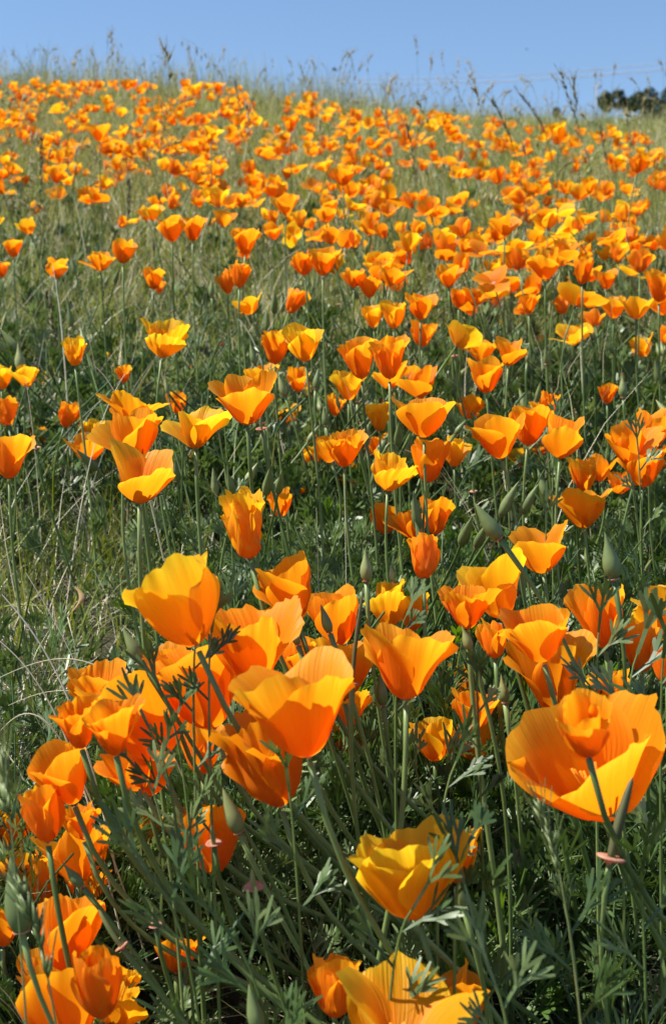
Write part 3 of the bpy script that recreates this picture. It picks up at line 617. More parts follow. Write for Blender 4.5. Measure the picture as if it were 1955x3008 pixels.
# ------------------------------------------------------------------ leaves
def leaf_geo(mb, size, seed, wid=.0016, m=0, M=Matrix.Identity(4), depth=3, nfold=2):
    """finely divided poppy leaf: petiole, then three way forks ending in blunt narrow lobes"""
    rg = random.Random(seed)
    def strip(p, d, up, ln, w0, w1, curl, tipround):
        side = d.cross(up).normalized(); vs = []; uv = []; n = 3
        q = p.copy(); dd = d.copy()
        for i in range(n+1):
            t = i/n; w = w0+(w1-w0)*t
            if tipround and i == n: w *= .45
            vs += [q-side*w+up*w*.35, q+side*w+up*w*.35]; uv += [(0, t), (1, t)]
            if i < n:
                dd = (dd+up*curl/n).normalized(); q = q+dd*ln/n
        mb.add([M @ v for v in vs], [(2*i, 2*i+1, 2*i+3, 2*i+2) for i in range(n)], m, uv)
        return q, dd, (side.cross(dd)).normalized()
    def grow(p, d, up, ln, lvl):
        if lvl == 0:
            strip(p, d, up, ln*rg.uniform(1.1, 1.9), wid*.6, wid*.95, rg.uniform(-.3, .35), True); return
        q, dd, u2 = strip(p, d, up, ln*.62, wid*.6, wid*.75, rg.uniform(-.1, .2), False)
        side = dd.cross(u2).normalized()
        n2 = ln*(.66 if lvl > 1 else .62)
        for a in (-1, 0, 1):
            ang = a*rg.uniform(.30, .52)+rg.uniform(-.1, .1)
            nd = (dd*math.cos(ang)+side*math.sin(ang)+u2*rg.uniform(-.2, .25)).normalized()
            grow(q, nd, (u2+side*rg.uniform(-.2, .2)).normalized(), n2*(1.1 if a == 0 else .92), lvl-1)
    return grow
def leaf_clump(seed, n, size, wid, petf=1.0, spread=.7, stems=0, mats=None):
    rg = random.Random(seed); mb = MB()
    for k in range(n):
        az = rg.uniform(0, 6.283); el = rg.uniform(.45, 1.45)
        d = Vector((math.cos(az)*math.cos(el)*spread, math.sin(az)*math.cos(el)*spread, math.sin(el))).normalized()
        pl = size*rg.uniform(.5, 1.15)*petf
        p0 = Vector((math.cos(az), math.sin(az), 0))*size*.08
        end = p0+d*pl; mid = p0+Vector((0, 0, pl*.55))+d*pl*.2
        pts = bez([p0, mid, end], 4)
        tube(mb, pts, wid*.42, 3, 0, cap=False)
        dd = (pts[-1]-pts[-2]).normalized(); up = (Vector((0, 0, 1))-dd*dd.z+Vector((rg.uniform(-.4, .4), rg.uniform(-.4, .4), .01))).normalized()
        leaf_geo(mb, size, rg.random(), wid)(pts[-1], dd, up, size*rg.uniform(.22, .32), 3 if rg.random() < .5 else 2)
    for k in range(stems):
        az = rg.uniform(0, 6.28); l = size*rg.uniform(1.2, 1.9); b = rg.uniform(.2, .7)
        tube(mb, bez([(0, 0, 0), (0, 0, l*.5), (math.cos(az)*l*b, math.sin(az)*l*b, l)], 6), wid*.55, 4, 0, cap=False)
    return mb
def blade(mb, p, az, h, bend, w, m=0, n=4, twist=0):
    d = Vector((math.cos(az), math.sin(az), 0)); s = Vector((-math.sin(az+twist), math.cos(az+twist), 0))
    vs = []; uv = []
    for i in range(n+1):
        t = i/n; c = p+Vector((0, 0, h*(t-.35*bend*t*t)))+d*h*bend*t*t; ww = w*(1-t)**.6*(.6+.4*min(1, t*4))
        if i < n: vs += [c-s*ww, c+s*ww]; uv += [(0, t), (1, t)]
        else: vs.append(c); uv.append((.5, 1))
    fs = [(2*i, 2*i+1, 2*i+3, 2*i+2) for i in range(n-1)]+[(2*n-2, 2*n-1, 2*n)]
    mb.add(vs, fs, m, uv)
def grass_clump(seed, n, h, w, rad, straw=.12, bendmax=.8):
    rg = random.Random(seed); mb = MB()
    for k in range(n):
        a = rg.uniform(0, 6.28); r = rad*rg.random()**.5; p = Vector((math.cos(a)*r, math.sin(a)*r, -.01))
        st = rg.random() < straw
        blade(mb, p, rg.uniform(0, 6.28), h*rg.uniform(.5, 1.1), rg.uniform(.05, bendmax)*(1.3 if st else 1), w*rg.uniform(.6, 1.2)*(.7 if st else 1), 1 if st else 0, twist=rg.uniform(-1, 1))
    return mb
def spikelet(mb, p, d, ln, w, m):
    d = d.normalized(); s = d.orthogonal().normalized(); t = d.cross(s)
    vs = [p]; 
    for k in range(4):
        a = k*math.pi/2; vs.append(p+d*ln*.38+(s*math.cos(a)+t*math.sin(a))*w)
    vs.append(p+d*ln)
    mb.add(vs, [(0, 2, 1), (0, 3, 2), (0, 4, 3), (0, 1, 4), (5, 1, 2), (5, 2, 3), (5, 3, 4), (5, 4, 1)], m)
def stalk_geo(seed, h, kind, lean=.2, az=None, w=.0007, base=Vector((0, 0, 0)), pts=None, n=14, m_st=0, m_hd=1, fat=1.0):
    """tall flowering grass stalk; kind brome (dense narrow head) or oat (hanging spikelets)"""
    rg = random.Random(seed); az = rg.uniform(0, 6.28) if az is None else az
    st = MB(); hd = MB(); dv = Vector((math.cos(az), math.sin(az), 0))
    P = pts or bez([base, base+Vector((0, 0, h*.6)), base+Vector((0, 0, h*.95))+dv*h*lean*.5, base+Vector((0, 0, h*(1-.25*lean)))+dv*h*lean*1.3], n)
    tube(st, P, lambda t: w*(1.2-.8*t), 4, m_st, cap=False)
    n = len(P)-1
    k0 = int(n*(.70 if kind == 'brome' else .66))
    for k in range(k0, n+1):
        for r in range(3 if kind == 'brome' else 1):
            t = (P[min(k+1, n)]-P[max(0, k-1)]).normalized(); f = rg.random()
            q = P[k] if k == n else P[k].lerp(P[k+1], f)
            sd = Vector((rg.uniform(-1, 1), rg.uniform(-1, 1), 0))
            if kind == 'brome':
                dd = (t*1.6+sd*.7).normalized(); spikelet(hd, q, dd, .020*rg.uniform(.7, 1.2)*fat, .0017*fat, m_hd)
                tube(hd, [q+dd*.018*fat, q+dd*.034*fat], .00025, 3, m_hd, cap=False)
            else:
                e1 = q+sd*.012+Vector((0, 0, .004)); e2 = e1+sd*.012-Vector((0, 0, .012))
                tube(hd, [q, e1, e2], .00035, 3, m_hd, cap=False)
                spikelet(hd, e2, Vector((sd.x*.4, sd.y*.4, -1)), .024*fat, .0028*fat, m_hd)
    if kind == 'oat':
        pass
    return st, hd
def merge(*mbs):
    o = MB()
    for b in mbs:
        k = len(o.v); o.v += b.v; o.f += [tuple(i+k for i in q) for q in b.f]; o.m += b.m; o.uv += b.uv
    return o

# ------------------------------------------------------------------ scatter by geometry nodes
def scatter(name, protos, pts, label, rot_lean=.15):
    """pts: list of (x, y, z, scale, index)"""
    lib = bpy.data.collections.new(name+'_kinds')
    for i, me in enumerate(protos):
        o = bpy.data.objects.new('%s_kind_%02d' % (name, i), me); lib.objects.link(o)
    me = bpy.data.meshes.new(name); me.from_pydata([p[:3] for p in pts], [], [])
    a = me.attributes.new('rot', 'FLOAT_VECTOR', 'POINT')
    rv = np.column_stack([np.random.normal(0, rot_lean, len(pts)), np.random.normal(0, rot_lean, len(pts)), np.random.uniform(0, 6.28, len(pts))]).astype(np.float32)
    a.data.foreach_set('vector', rv.ravel())
    a = me.attributes.new('scl', 'FLOAT', 'POINT'); a.data.foreach_set('value', np.array([p[3] for p in pts], dtype=np.float32))
    a = me.attributes.new('idx', 'INT', 'POINT'); a.data.foreach_set('value', np.array([p[4] for p in pts], dtype=np.int32))
    o = mk(name, me); tag(o, label, None, None, 'stuff')
    ng = bpy.data.node_groups.new(name+'_nodes', 'GeometryNodeTree')
    ng.interface.new_socket('Geometry', in_out='INPUT', socket_type='NodeSocketGeometry'); ng.interface.new_socket('Geometry', in_out='OUTPUT', socket_type='NodeSocketGeometry')
    N, L = ng.nodes, ng.links
    gi = N.new('NodeGroupInput'); go = N.new('NodeGroupOutput')
    ci = N.new('GeometryNodeCollectionInfo'); ci.inputs['Collection'].default_value = lib; ci.inputs['Separate Children'].default_value = True; ci.inputs['Reset Children'].default_value = True
    ip = N.new('GeometryNodeInstanceOnPoints'); ip.inputs['Pick Instance'].default_value = True
    def attr(nm, ty):
        q = N.new('GeometryNodeInputNamedAttribute'); q.data_type = ty; q.inputs['Name'].default_value = nm; return q.outputs['Attribute']
    e2r = N.new('FunctionNodeEulerToRotation'); L.new(attr('rot', 'FLOAT_VECTOR'), e2r.inputs[0])
    L.new(gi.outputs[0], ip.inputs['Points']); L.new(ci.outputs[0], ip.inputs['Instance']); L.new(attr('idx', 'INT'), ip.inputs['Instance Index'])
    L.new(e2r.outputs[0], ip.inputs['Rotation']); L.new(attr('scl', 'FLOAT'), ip.inputs['Scale'])
    L.new(ip.outputs[0], go.inputs[0])
    md = o.modifiers.new('scatter', 'NODES'); md.node_group = ng
    return o
def half_w(y): return SW/2/FPX*y
def spots(dens, y0, y1, margin=1.25, extra=.12):
    """poisson-ish random points over the visible wedge of ground; dens(x, y) per square metre"""
    out = []; y = y0; _cache.clear()
    while y < y1:
        dy = max(.03, y*.02); hw = half_w(y)*margin+extra
        for _ in range(np.random.poisson(max_d(dens, y)*2*hw*dy)):
            x = random.uniform(-hw, hw); yy = y+random.uniform(0, dy)
            if random.random() < dens(x, yy)/max_d(dens, y): out.append((x, yy))
        y += dy
    return out
_cache = {}
def max_d(dens, y):
    k = round(y, 4)
    if k not in _cache: _cache[k] = max(1e-6, max(dens(x*half_w(y)*1.3, y) for x in (-1, -.7, -.4, -.15, 0, .15, .4, .7, 1))*1.1)
    return _cache[k]
def dxy(x, y, h=0.0):
    """position in the photograph (1547 wide) of a ground point"""
    z = ground(x, y)+h-CAMZ
    Y = y*CP+z*SP; Z = -y*SP+z*CP
    return (x/Y*FPX+SW/2)/K, (SH/2-Z/Y*FPX)/K
def sm(a, b, x): t = min(max((x-a)/(b-a), 0), 1); return t*t*(3-2*t)

# --- poppy foliage mat (near and middle)
def fol_w(x, y):
    px = (x/y*FPX+SW/2)/K
    w = 1-sm(2.3, 3.1, y)*.72-sm(3.5, 5, y)*.2
    # dry grassy patch on the left
    w *= 1-.95*(1-sm(300, 470, px))*sm(1.05, 1.2, y)*(1-sm(1.72, 1.95, y))
    w *= 1-.35*(1-sm(0, 160, px))*(1-sm(.85, 1.0, y))
    return max(w, 0)
near = [leaf_clump(50+i, 15, .100, .0013, stems=1).mesh('near_leaves', [M_LEAF]) for i in range(6)]
near += [leaf_clump(70+i, 11, .095, .0019, stems=1).mesh('near_leaves', [M_LEAF2]) for i in range(2)]
pts = []
for x, y in spots(lambda x, y: 560*fol_w(x, y), .42, 1.75):
    pts.append((x, y, ground(x, y)-.01, random.uniform(.75, 1.3)*(.62+.38*sm(.8, 1.15, y))*(1-.15*sm(1.2, 1.5, y)), random.choice([0, 1, 2, 3, 4, 5, 0, 1, 2, 3, 4, 5, 6, 7])))
scatter('poppy_foliage', near, pts, 'dense feathery blue green poppy leaves covering the near slope')
far_l = [leaf_clump(90+i, 9, .10, .0022, stems=2).mesh('mid_leaves', [M_LEAF]) for i in range(5)]
pts = []
for x, y in spots(lambda x, y: 300*fol_w(x, y)*(1-.5*sm(3, 6, y)), 1.75, 9.0, 1.12):
    pts.append((x, y, ground(x, y)-.01, random.uniform(.7, 1.25), random.randrange(5)))
scatter('distant_poppy_foliage', far_l, pts, 'grey green poppy leaves among grass further up the slope')

# --- bare arching stems and buds among the poppies
ws = []
for i in range(6):
    rg = random.Random(700+i); mb = MB()
    for k in range(3):
        az = rg.uniform(0, 6.28); l = rg.uniform(.16, .27); b = rg.uniform(.1, .6); q = Vector((rg.uniform(-.02, .02), rg.uniform(-.02, .02), 0))
        P = bez([q, q+Vector((0, 0, l*.6)), q+Vector((math.cos(az)*l*b*.6, math.sin(az)*l*b*.6, l*.8)), q+Vector((math.cos(az)*l*b*.8, math.sin(az)*l*b*.8, l))], 8)
        tube(mb, P, .0014, 5, 0, cap=False)
        ax = (P[-1]-P[-2]).normalized(); M = Matrix.Translation(P[-1]) @ frame(ax); ln = rg.uniform(.022, .04)
        if rg.random() < .75:
            lathe(mb, [(r*ln*.30, z*ln) for r, z in BUD], 7, M, 1); lathe(mb, collar_profile(.0032), 8, M, 2)
        else: lathe(mb, collar_profile(.0048), 8, M, 2)
    ws.append(mb.mesh('bare_stem', [M_STEM, M_POD, M_PINK]))
pts = []
for x, y in spots(lambda x, y: 42*sm(1.1, 1.4, y)*(1-.5*sm(2.6, 3.4, y))*(.35+.65*fol_w(x, y)), 1.1, 6.5, 1.15):
    pts.append((x, y, ground(x, y)-.004, random.uniform(.6, 1.05), random.randrange(6)))
scatter('wiry_stems', ws, pts, 'wiry pale green stems and spent buds tangled among the poppies', .2)

# --- grasses
gr = [grass_clump(200+i, 16, .17, .0017, .035, .2).mesh('green_tuft', [M_GRASS, M_STRAW]) for i in range(4)]
gr += [grass_clump(210+i, 16, .19, .0016, .035, .3).mesh('olive_tuft', [M_OLIVE, M_STRAW]) for i in range(4)]
gr += [grass_clump(220+i, 12, .10, .0012, .045, .9, 1.6).mesh('thatch_tuft', [M_OLIVE, M_STRAW]) for i in range(2)]
def gden(x, y):
    px = (x/y*FPX+SW/2)/K
    d = 90
    d += 700*(1-sm(300, 470, px))*sm(1.05, 1.2, y)*(1-sm(1.75, 2.0, y))
    d += 480*sm(2.3, 2.9, y)
    d += 50*(1-sm(100, 350, px))*(1-sm(.9, 1.0, y))
    return d*(1-.45*sm(5, 10, y))
pts = []
for x, y in spots(gden, .5, 12.5, 1.12):
    px = (x/y*FPX+SW/2)/K
    dry = (1-sm(220, 420, px))*sm(1.0, 1.15, y)*(1-sm(1.6, 1.9, y))
    r = random.random()
    if r < .06+.6*dry: i = 8+random.randrange(2)
    elif r < .42+.08*sm(2.2, 3, y): i = 4+random.randrange(4)
    else: i = random.randrange(4)
    s = random.uniform(.65, 1.25)*(.75+.30*sm(1.6, 2.8, y)+.32*sm(3.2, 5, y)-(.45+.12*sm(0, 1.5, x))*sm(6.5, 9, y))
    pts.append((x, y, ground(x, y), s, i))
scatter('grass', gr, pts, 'green and olive meadow grass with dry blades all over the slope')

lb = [grass_clump(260+i, 6, .30, .0011, .05, .3, .7).mesh('long_blades', [M_GRASS if i % 2 else M_OLIVE, M_STRAW]) for i in range(5)]
pts = [(x, y, ground(x, y), random.uniform(.6, 1.1)*(1-.3*sm(6, 8, y)), random.randrange(5)) for x, y in spots(lambda x, y: 30+130*sm(1.3, 2.4, y), 1.15, 9.5, 1.12)]
scatter('long_grass', lb, pts, 'long wispy grass blades and pale straws weaving between the flowers', .3)

# --- flowering stalks, the fringe on the skyline
stk = []
for i in range(6):
    a, b = stalk_geo(300+i, random.uniform(.36, .48), 'brome' if i < 5 else 'oat', lean=[.04, .08, .12, .2, .05, .25][i], az=3.0, n=10); stk.append(merge(a, b).mesh('flowering_stalk', [M_OLIVE, M_SEED]))
def sden(x, y): return 5+48*sm(2.0, 3.6, y)+22*sm(7, 9.5, y)
pts = [(x, y, ground(x, y), random.choice([.5, .6, .7, .8, .9, 1.1])*random.uniform(.85, 1.1)*(.78-.2*sm(0, 1.2, x) if y > 7 else 1), random.randrange(6)) for x, y in spots(sden, 1.7, 13.0, 1.12)]
scatter('flowering_grass', stk, pts, 'pale flowering grass stalks blurring the skyline', .22)

fr = [grass_clump(330+i, 12, .40, .0028, .07, .3, .4).mesh('fringe_tuft', [M_OLIVE, M_SEED]) for i in range(3)]
pts = [(x, y, ground(x, y), random.choice([.45, .5, .55, .6, .65, .7, .9, 1.15])*random.uniform(.85, 1.1)*(1.06-.62*sm(-.5, 1.1, x)), random.randrange(3)) for x, y in spots(lambda x, y: (110 if x < .8 else 80)*sm(6, 9, y), 6, 12.5, 1.12)]
scatter('skyline_grass', fr, pts, 'tall pale grass blades fringing the top of the slope', .15)

# --- grass of the hill behind, on the right
tall = [grass_clump(400+i, 26, .42, .004, .16, .25, .5) for i in range(3)]
tall = [t.mesh('tall_tuft', [M_OLIVE, M_SEED]) for t in tall]
pts = []
for _ in range(5200):
    y = random.uniform(21, 28.5); x = random.uniform(1.5, 8.5)
    z = farhill(x, y)
    if z > 2: pts.append((x, y, z-.02, random.uniform(.35, .7), random.randrange(3)))
scatter('far_hill_grass', tall, pts, 'pale tall grass on the hill behind at the right')

# ------------------------------------------------------------------ far crowd of poppies
def skyl(px):
    X = [-200, 0, 350, 520, 700, 900, 1100, 1200, 1290, 1450, 1547, 1750]; Y = [190, 195, 200, 205, 228, 262, 275, 290, 296, 312, 330, 340]
    return float(np.interp(px, X, Y))
def orange_w(px, py):
    s = skyl(px)
    if py < s: return 0
    w = 1.0
    if py > 470: w = np.interp(py, [470, 600, 660, 720, 790, 860], [1.1, .95, .6, .25, .12, .0])*sm(560, 820, px) + np.interp(py, [470, 540, 620, 660], [.75, .5, .10, 0])*(1-sm(560, 820, px))*(.35+.65*sm(150, 420, px))
    if px < 420 and 400 < py <= 470: w *= .75
    if px < 450 and py > 400: w *= .6
    if 980 < px < 1180 and 330 < py < 440: w *= .6
    if 230 < px < 420 and 205 < py < 260: w *= .6
    n = noise.noise(Vector((px*.012, py*.03, 7)))+.9*noise.noise(Vector((px*.03, py*.06, 2)))
    return w*min(max(.60+2.5*n, .02), 2.1)
cand = []   # candidate heads
random.seed(11)
hp = [(h[0], h[1], h[2]) for h in HERO]
for _ in range(60000):
    px = random.uniform(-110, 1660); py = random.uniform(185, 860)
    wgt = orange_w(px, py)
    if wgt <= 0: continue
    size = 14+.105*(py-190)
    if random.random() > wgt*(15.0/size)**2*.36*(.50+.50*min(1, (py-190)/170)): continue
    if any(abs(px-a)*1.2 < c*.4+size*.1 and abs(py-b) < c*.35+size*.1 for a, b, c in hp): continue
    h = random.uniform(.15, .31); d = depth_for(px, py, h)
    if d is None: 
        h = .34; d = depth_for(px, py, h)
    if d is None or d > 13.5: continue
    cand.append((d, px, py, h))
cand.sort()
print('FAR', len(cand), 'HERO', len(HERO))
# petals, stem and collar of the variants the crowd shares
def variant(seed, o, crump=0, nu=7, nv=7):
    ps = petal_set(1.0, o, seed, crump, nu=nu, nv=nv); P = []
    for vs, fs, uv in ps:
        mb = MB(); mb.add(vs, fs, 0, uv); P.append(mb)
    return P
VAR = []
VO = [(.30, 0), (.40, 0), (.5, .1), (.62, 0), (.72, .1), (.15, .2), (.95, 0), (.45, .6), (.05, .3), (1.15, .1), (.35, .8), (.55, 0), (.25, 0), (.8, .5)]
for i, (o, cr) in enumerate(VO):
    ps = variant(900+i, o, cr)
    VAR.append(([m_.mesh('petal', [PET['orange']]) for m_ in ps], ps))
mb = MB(); lathe(mb, collar_profile(.095), 8, Matrix.Identity(4)); COLLAR = mb.mesh('collar', [M_PINK])
NIND = 300-len(HERO)
def zone(px, py):
    side = ['at the far left', 'centre left', 'in the middle', 'centre right', 'at the far right'][min(4, max(0, int(px/1547*5)))]
    if py > 640: band = 'at loose lower edge'
    elif py > 560: band = 'low in the crowd'
    elif py > 500: band = 'amid the lower crowd'
    elif py > 440: band = 'in the thick of the crowd'
    else: band = 'high in the crowd'
    return band, side
LAB = {}
for k, (d, px, py, h) in enumerate(cand[:NIND]):
    rg = random.Random(k); p = at(px, py, d); v = rg.randrange(len(VAR)); o_ = VO[v][0]
    Ln = rg.uniform(.028, .039); col = rg.choices(['orange', 'deep', 'gold', 'yellow'], [.55, .15, .24, .06])[0]
    ax = Vector((rg.gauss(-.15, .38), rg.gauss(-.05, .35), 1)).normalized()
    root = Vector((p.x+rg.gauss(.02, .03), p.y+rg.gauss(.01, .03), 0)); root.z = ground(root.x, root.y)-.005
    shape = 'closed' if o_ < .3 else 'cup shaped' if o_ < .55 else 'half open' if o_ < .8 else 'wide open'
    cw = {'orange': 'orange', 'deep': 'deep orange', 'gold': 'golden orange', 'yellow': 'yellow'}[col]
    band, side = zone(px, py)
    e = empty('poppy', root); lab = '%s %s poppy %s %s' % (shape, cw, band, side)
    LAB.setdefault(lab, []).append((px, e)); tag(e, lab, 'poppy', 'orange poppies on the hillside')
    M = Matrix.Translation(p-root) @ frame(ax, rg.uniform(0, 6.28)) @ Matrix.Scale(Ln, 4)
    for me in VAR[v][0]:
        c = mk('petal', me, e, PET[col]); c.matrix_local = M
    c = mk('collar', COLLAR, e); c.matrix_local = M
    mb = MB(); tube(mb, [q-root for q in stem_pts(p, ax, root, 8)], .0012, 5); mk('stem', mb.mesh('stem', [M_STEM]), e)
for lab, q in LAB.items():
    if len(q) < 2: continue
    q.sort(key=lambda t: t[0]); names = {2: ['left one of two', 'right one of two']}.get(len(q)) or ['%s of %s' % (['leftmost', 'second', 'third', 'fourth', 'fifth', 'sixth', 'seventh', 'eighth', 'ninth'][j], ['three', 'four', 'five', 'six', 'seven', 'eight', 'nine'][len(q)-3]) for j in range(len(q))] if len(q) < 10 else None
    for i, (px, e) in enumerate(q):
        if names: e['label'] = lab.replace(' of the crowd', ' of crowd').replace('at the loose', 'at loose').replace('at the far', 'at far').replace('in the crowd', 'in crowd')+', '+names[i]
        else: e['group'] = lab.replace('poppy', 'poppies')
# all the others, one object
rest = cand[NIND:]
heads = []
for v in range(len(VAR)):
    for ci, col in enumerate(['orange', 'deep', 'gold', 'yellow']):
        mb = merge(*[b for b in VAR[v][1]]); mb.m = [0]*len(mb.f)
        s = MB(); tube(s, bez([(0, 0, -.05), (.1, 0, -1.5), (.6, .3, -5)], 4), .03, 3, 1, cap=False)
        mb = merge(mb, s); heads.append(mb.mesh('crowd_head', [PET[col], M_STEM]))
pts = []
for d, px, py, h in rest:
    p = at(px, py, d); v = random.randrange(len(VAR)); ci = random.choices([0, 1, 2, 3], [.55, .15, .25, .05])[0]
    pts.append((p.x, p.y, p.z, random.uniform(.022, .037), v*4+ci))
scatter('distant_poppies', heads, pts, 'countless small orange poppies thronging the slope up to the skyline', .36)

# ------------------------------------------------------------------ single grass stalks
def stalk(tx, ty, bx, by, d, label, kind='brome', bow=0.0, w=.0007, head=True, mats=None, group='grass stalks rising over the poppies', fat=1.0, name='grass_stalk'):
    tip = at(tx, ty, d); low = at(bx, by, d)
    # carry the line on down to the soil
    dirv = (low-tip).normalized(); q = low.copy(); g = 0
    while q.z > ground(q.x, q.y) and g < 200:
        q = q+(dirv*.3+Vector((0, 0, -.9)))*.01; g += 1
    root = Vector((q.x, q.y, ground(q.x, q.y)-.004))
    side = Vector((bow, 0, 0)) * (tip-low).length
    P = bez([Vector((0, 0, 0)), (low-root)*.6, low-root+side*.3, (low.lerp(tip, .6)-root)+side, tip-root], 26)
    e = empty(name, root); tag(e, label, 'grass stalk', group)
    st, hd = stalk_geo(int(tx*7+ty), 0, kind, pts=P, w=w, fat=fat, m_hd=0)
    ms = mats or (M_DARKST, M_SEED)
    mk('stem', st.mesh('stem', [ms[0]]), e)
    if head: mk('seed_head', hd.mesh('seed_head', [ms[1]]), e)
    return e
DK = (M_DARKST, M_DARKST); GN = (M_STEM, M_LEAF2); ST = (M_STRAW, M_STRAW); OL = (M_OLIVE, M_SEED)
for a in [
 (1305,178,1390,384,3.3,'dark stalk with forked seed head rising against trees on the right',D(mats=DK,bow=-.05)),
 (1332,190,1345,300,3.4,'upright dark stalk crossing the skyline beside the forked one',D(mats=DK)),
 (1146,240,1215,400,3.0,'dark bent stalk leaning left over the right crowd',D(mats=DK,bow=.08)),
 (1212,225,1290,345,3.5,'bowed dark stalk before the tallest bright cup',D(mats=DK,bow=.10)),
 (948,300,985,520,2.9,'slim dark stalk slanting through the centre crowd',D(mats=DK)),
 (742,122,718,235,6.0,'tall pale stalk standing up on the skyline in the middle',D(mats=OL,head=False)),
 (700,158,722,250,6.2,'shorter pale stalk left of the tall one in the middle skyline',D(mats=OL)),
 (546,196,575,330,4.6,'dark stalk rising at the skyline left of the middle',D(mats=DK)),
 (372,95,405,215,6.0,'pale oat stalk on the skyline with a thin curved top',D(mats=OL)),
 (268,90,300,210,6.4,'feathery pale oat with spread spikelets over the left skyline',D(kind='oat',mats=OL,fat=1.3)),
 (425,88,520,190,6.0,'drooping oat with big hanging spikelets over the skyline',D(kind='oat',mats=OL,bow=.30,fat=1.5)),
 (436,116,462,205,6.2,'zigzag pale stalk left beneath the drooping oat',D(mats=OL)),
 (212,118,245,200,6.4,'leaning pale stalk on the left skyline',D(mats=OL)),
 (96,330,94,560,3.0,'straight dark stalk standing in the left crowd',D(mats=DK)),
 (300,430,296,560,3.0,'dark stalk at the right of the left crowd',D(mats=DK)),
 (1035,175,1100,260,5.5,'pale drooping stalk on the skyline right of the middle',D(kind='oat',mats=OL)),
 (720,520,768,905,2.2,'long dark stalk slanting through grass beside the yellow poppy',D(mats=DK,head=False)),
 (110,690,155,900,2.2,'reddish dark grass head leaning in the left grass',D(mats=DK)),
 (1420,892,1216,1218,1.5,'long tan stalk slanting down left across the right side',D(head=False,mats=OL,w=.0006)),
 (1330,990,1180,1200,1.45,'second slanting stalk below the long tan one',D(head=False,mats=GN,w=.0008)),
 (1455,265,1475,400,3.6,'olive stalk before the pale hill grass on the right',D(mats=OL)),
 (62,2092,148,2390,.70,'green grass head with fat spikelets before the bottom left poppy',D(mats=(M_POD,M_POD),fat=.8,w=.0009,bow=.03)),
 (10,1800,34,1910,.70,'blurred green grass head at the left edge',D(mats=(M_POD,M_POD),fat=.75)),
 (1262,1900,1330,2080,.72,'faint green grass head right of the yellow poppy',D(mats=(M_POD,M_POD),fat=.6)),
 (1080,500,1062,640,2.9,'thin dark stalk in the centre right crowd',D(mats=DK)),
 (1395,300,1420,440,3.4,'leaning dark stalk in the upper right crowd',D(mats=DK)),
]:
    stalk(*a[:6], **a[6])
for a in [
 (5,1382,192,1592,1.05,'white dry stalk sloping down right through the left grass',D(w=.0010)),
 (0,1575,305,1432,1.08,'long pale stalk crossing the left grass the other way',D(w=.0008)),
 (123,618,150,771,2.0,'white straw standing under the notched poppy',D(w=.0013)),
 (217,848,302,922,1.6,'bundle like pale straw left of the large open poppy',D(w=.0011)),
 (552,741,612,800,1.95,'white straw pointing at the twisted poppy',D(w=.0014)),
 (940,1045,1092,1102,1.35,'thin dark straw over the rounded poppy',D(w=.0005)),
 (0,1490,170,1640,1.0,'grey straw lower in the left grass',D(w=.0008)),
 (160,430,192,505,3.0,'white straw leaning in the left crowd',D(w=.0016)),
 (1085,595,1115,660,2.6,'pale straw bending on the right slope',D(w=.0012)),
 (700,640,560,850,2.0,'long pale straw slanting through the open grass',D(w=.0008)),
 (300,690,352,735,2.1,'short pale straw in the open grass',D(w=.0009)),
 (0,1700,130,1560,1.0,'pale straw rising right at the left edge',D(w=.0007)),
 (60,1330,250,1640,1.12,'second white straw running beside the first through left grass',D(w=.0007)),
 (20,1640,290,1520,1.06,'thin white straw above the frilled poppy, running to the lower left',D(w=.0006)),
 (290,870,205,1010,1.6,'pale straw behind the wide funnel shaped poppy',D(w=.0007)),
 (1105,1500,1190,1350,1.2,'pale straw behind the scalloped poppy',D(w=.0006)),
 (735,1180,742,1420,1.25,'thin upright pale straw left of the plump bud',D(w=.0005)),
 (800,1130,806,1420,1.3,'thin upright pale straw right of the small neat cup',D(w=.0005)),
 (60,880,88,1060,1.7,'pale straw among thatch near the left edge',D(w=.0007)),
]:
    stalk(*a[:6], head=False, mats=ST, name='dry_straw', group='dry straws in the grass', **a[6])

# ------------------------------------------------------------------ single leaf sprays in front of flowers
def spray(bx, by, tx, ty, d, label, size=.05, seed=0, mat=None, n=5, wid=.0013):
    base = at(bx, by, d); tip = at(tx, ty, d); root = Vector((base.x+.01, base.y+.02, 0)); root.z = ground(root.x, root.y)-.004
    e = empty('leaf_spray', root); tag(e, label, 'poppy leaf', 'poppy leaf sprays near the camera')
    rg = random.Random(seed)
    P = bez([Vector((0, 0, 0)), (base-root)*.6, base-root, tip-root], 12)
    mb = MB(); tube(mb, P, lambda t: .0012-.0006*t, 5, cap=False); mk('stem', mb.mesh('stem', [M_STEM]), e)
    for k in range(n):
        t = .45+.55*k/(n-1); i = min(int(t*12), 11); p = P[i].lerp(P[i+1], t*12-i) if i < 12 else P[-1]
        ax = (P[i+1]-P[i]).normalized()
        sd = ax.cross(Vector((0, -1, .2))).normalized()*(1 if k % 2 else -1)
        dd = (ax*1.0+sd*(.9 if k < n-1 else 0)+Vector((0, rg.uniform(-.3, .3), 0))).normalized()
        lf = MB(); up = (Vector((0, -.6, .8))-dd*dd.dot(Vector((0, -.6, .8)))).normalized()
        leaf_geo(lf, size, seed*10+k, wid)(p, dd, up, size*(.42 if k == n-1 else .34), 2)
        mk('leaf', lf.mesh('leaf', [mat or M_LEAF]), e)
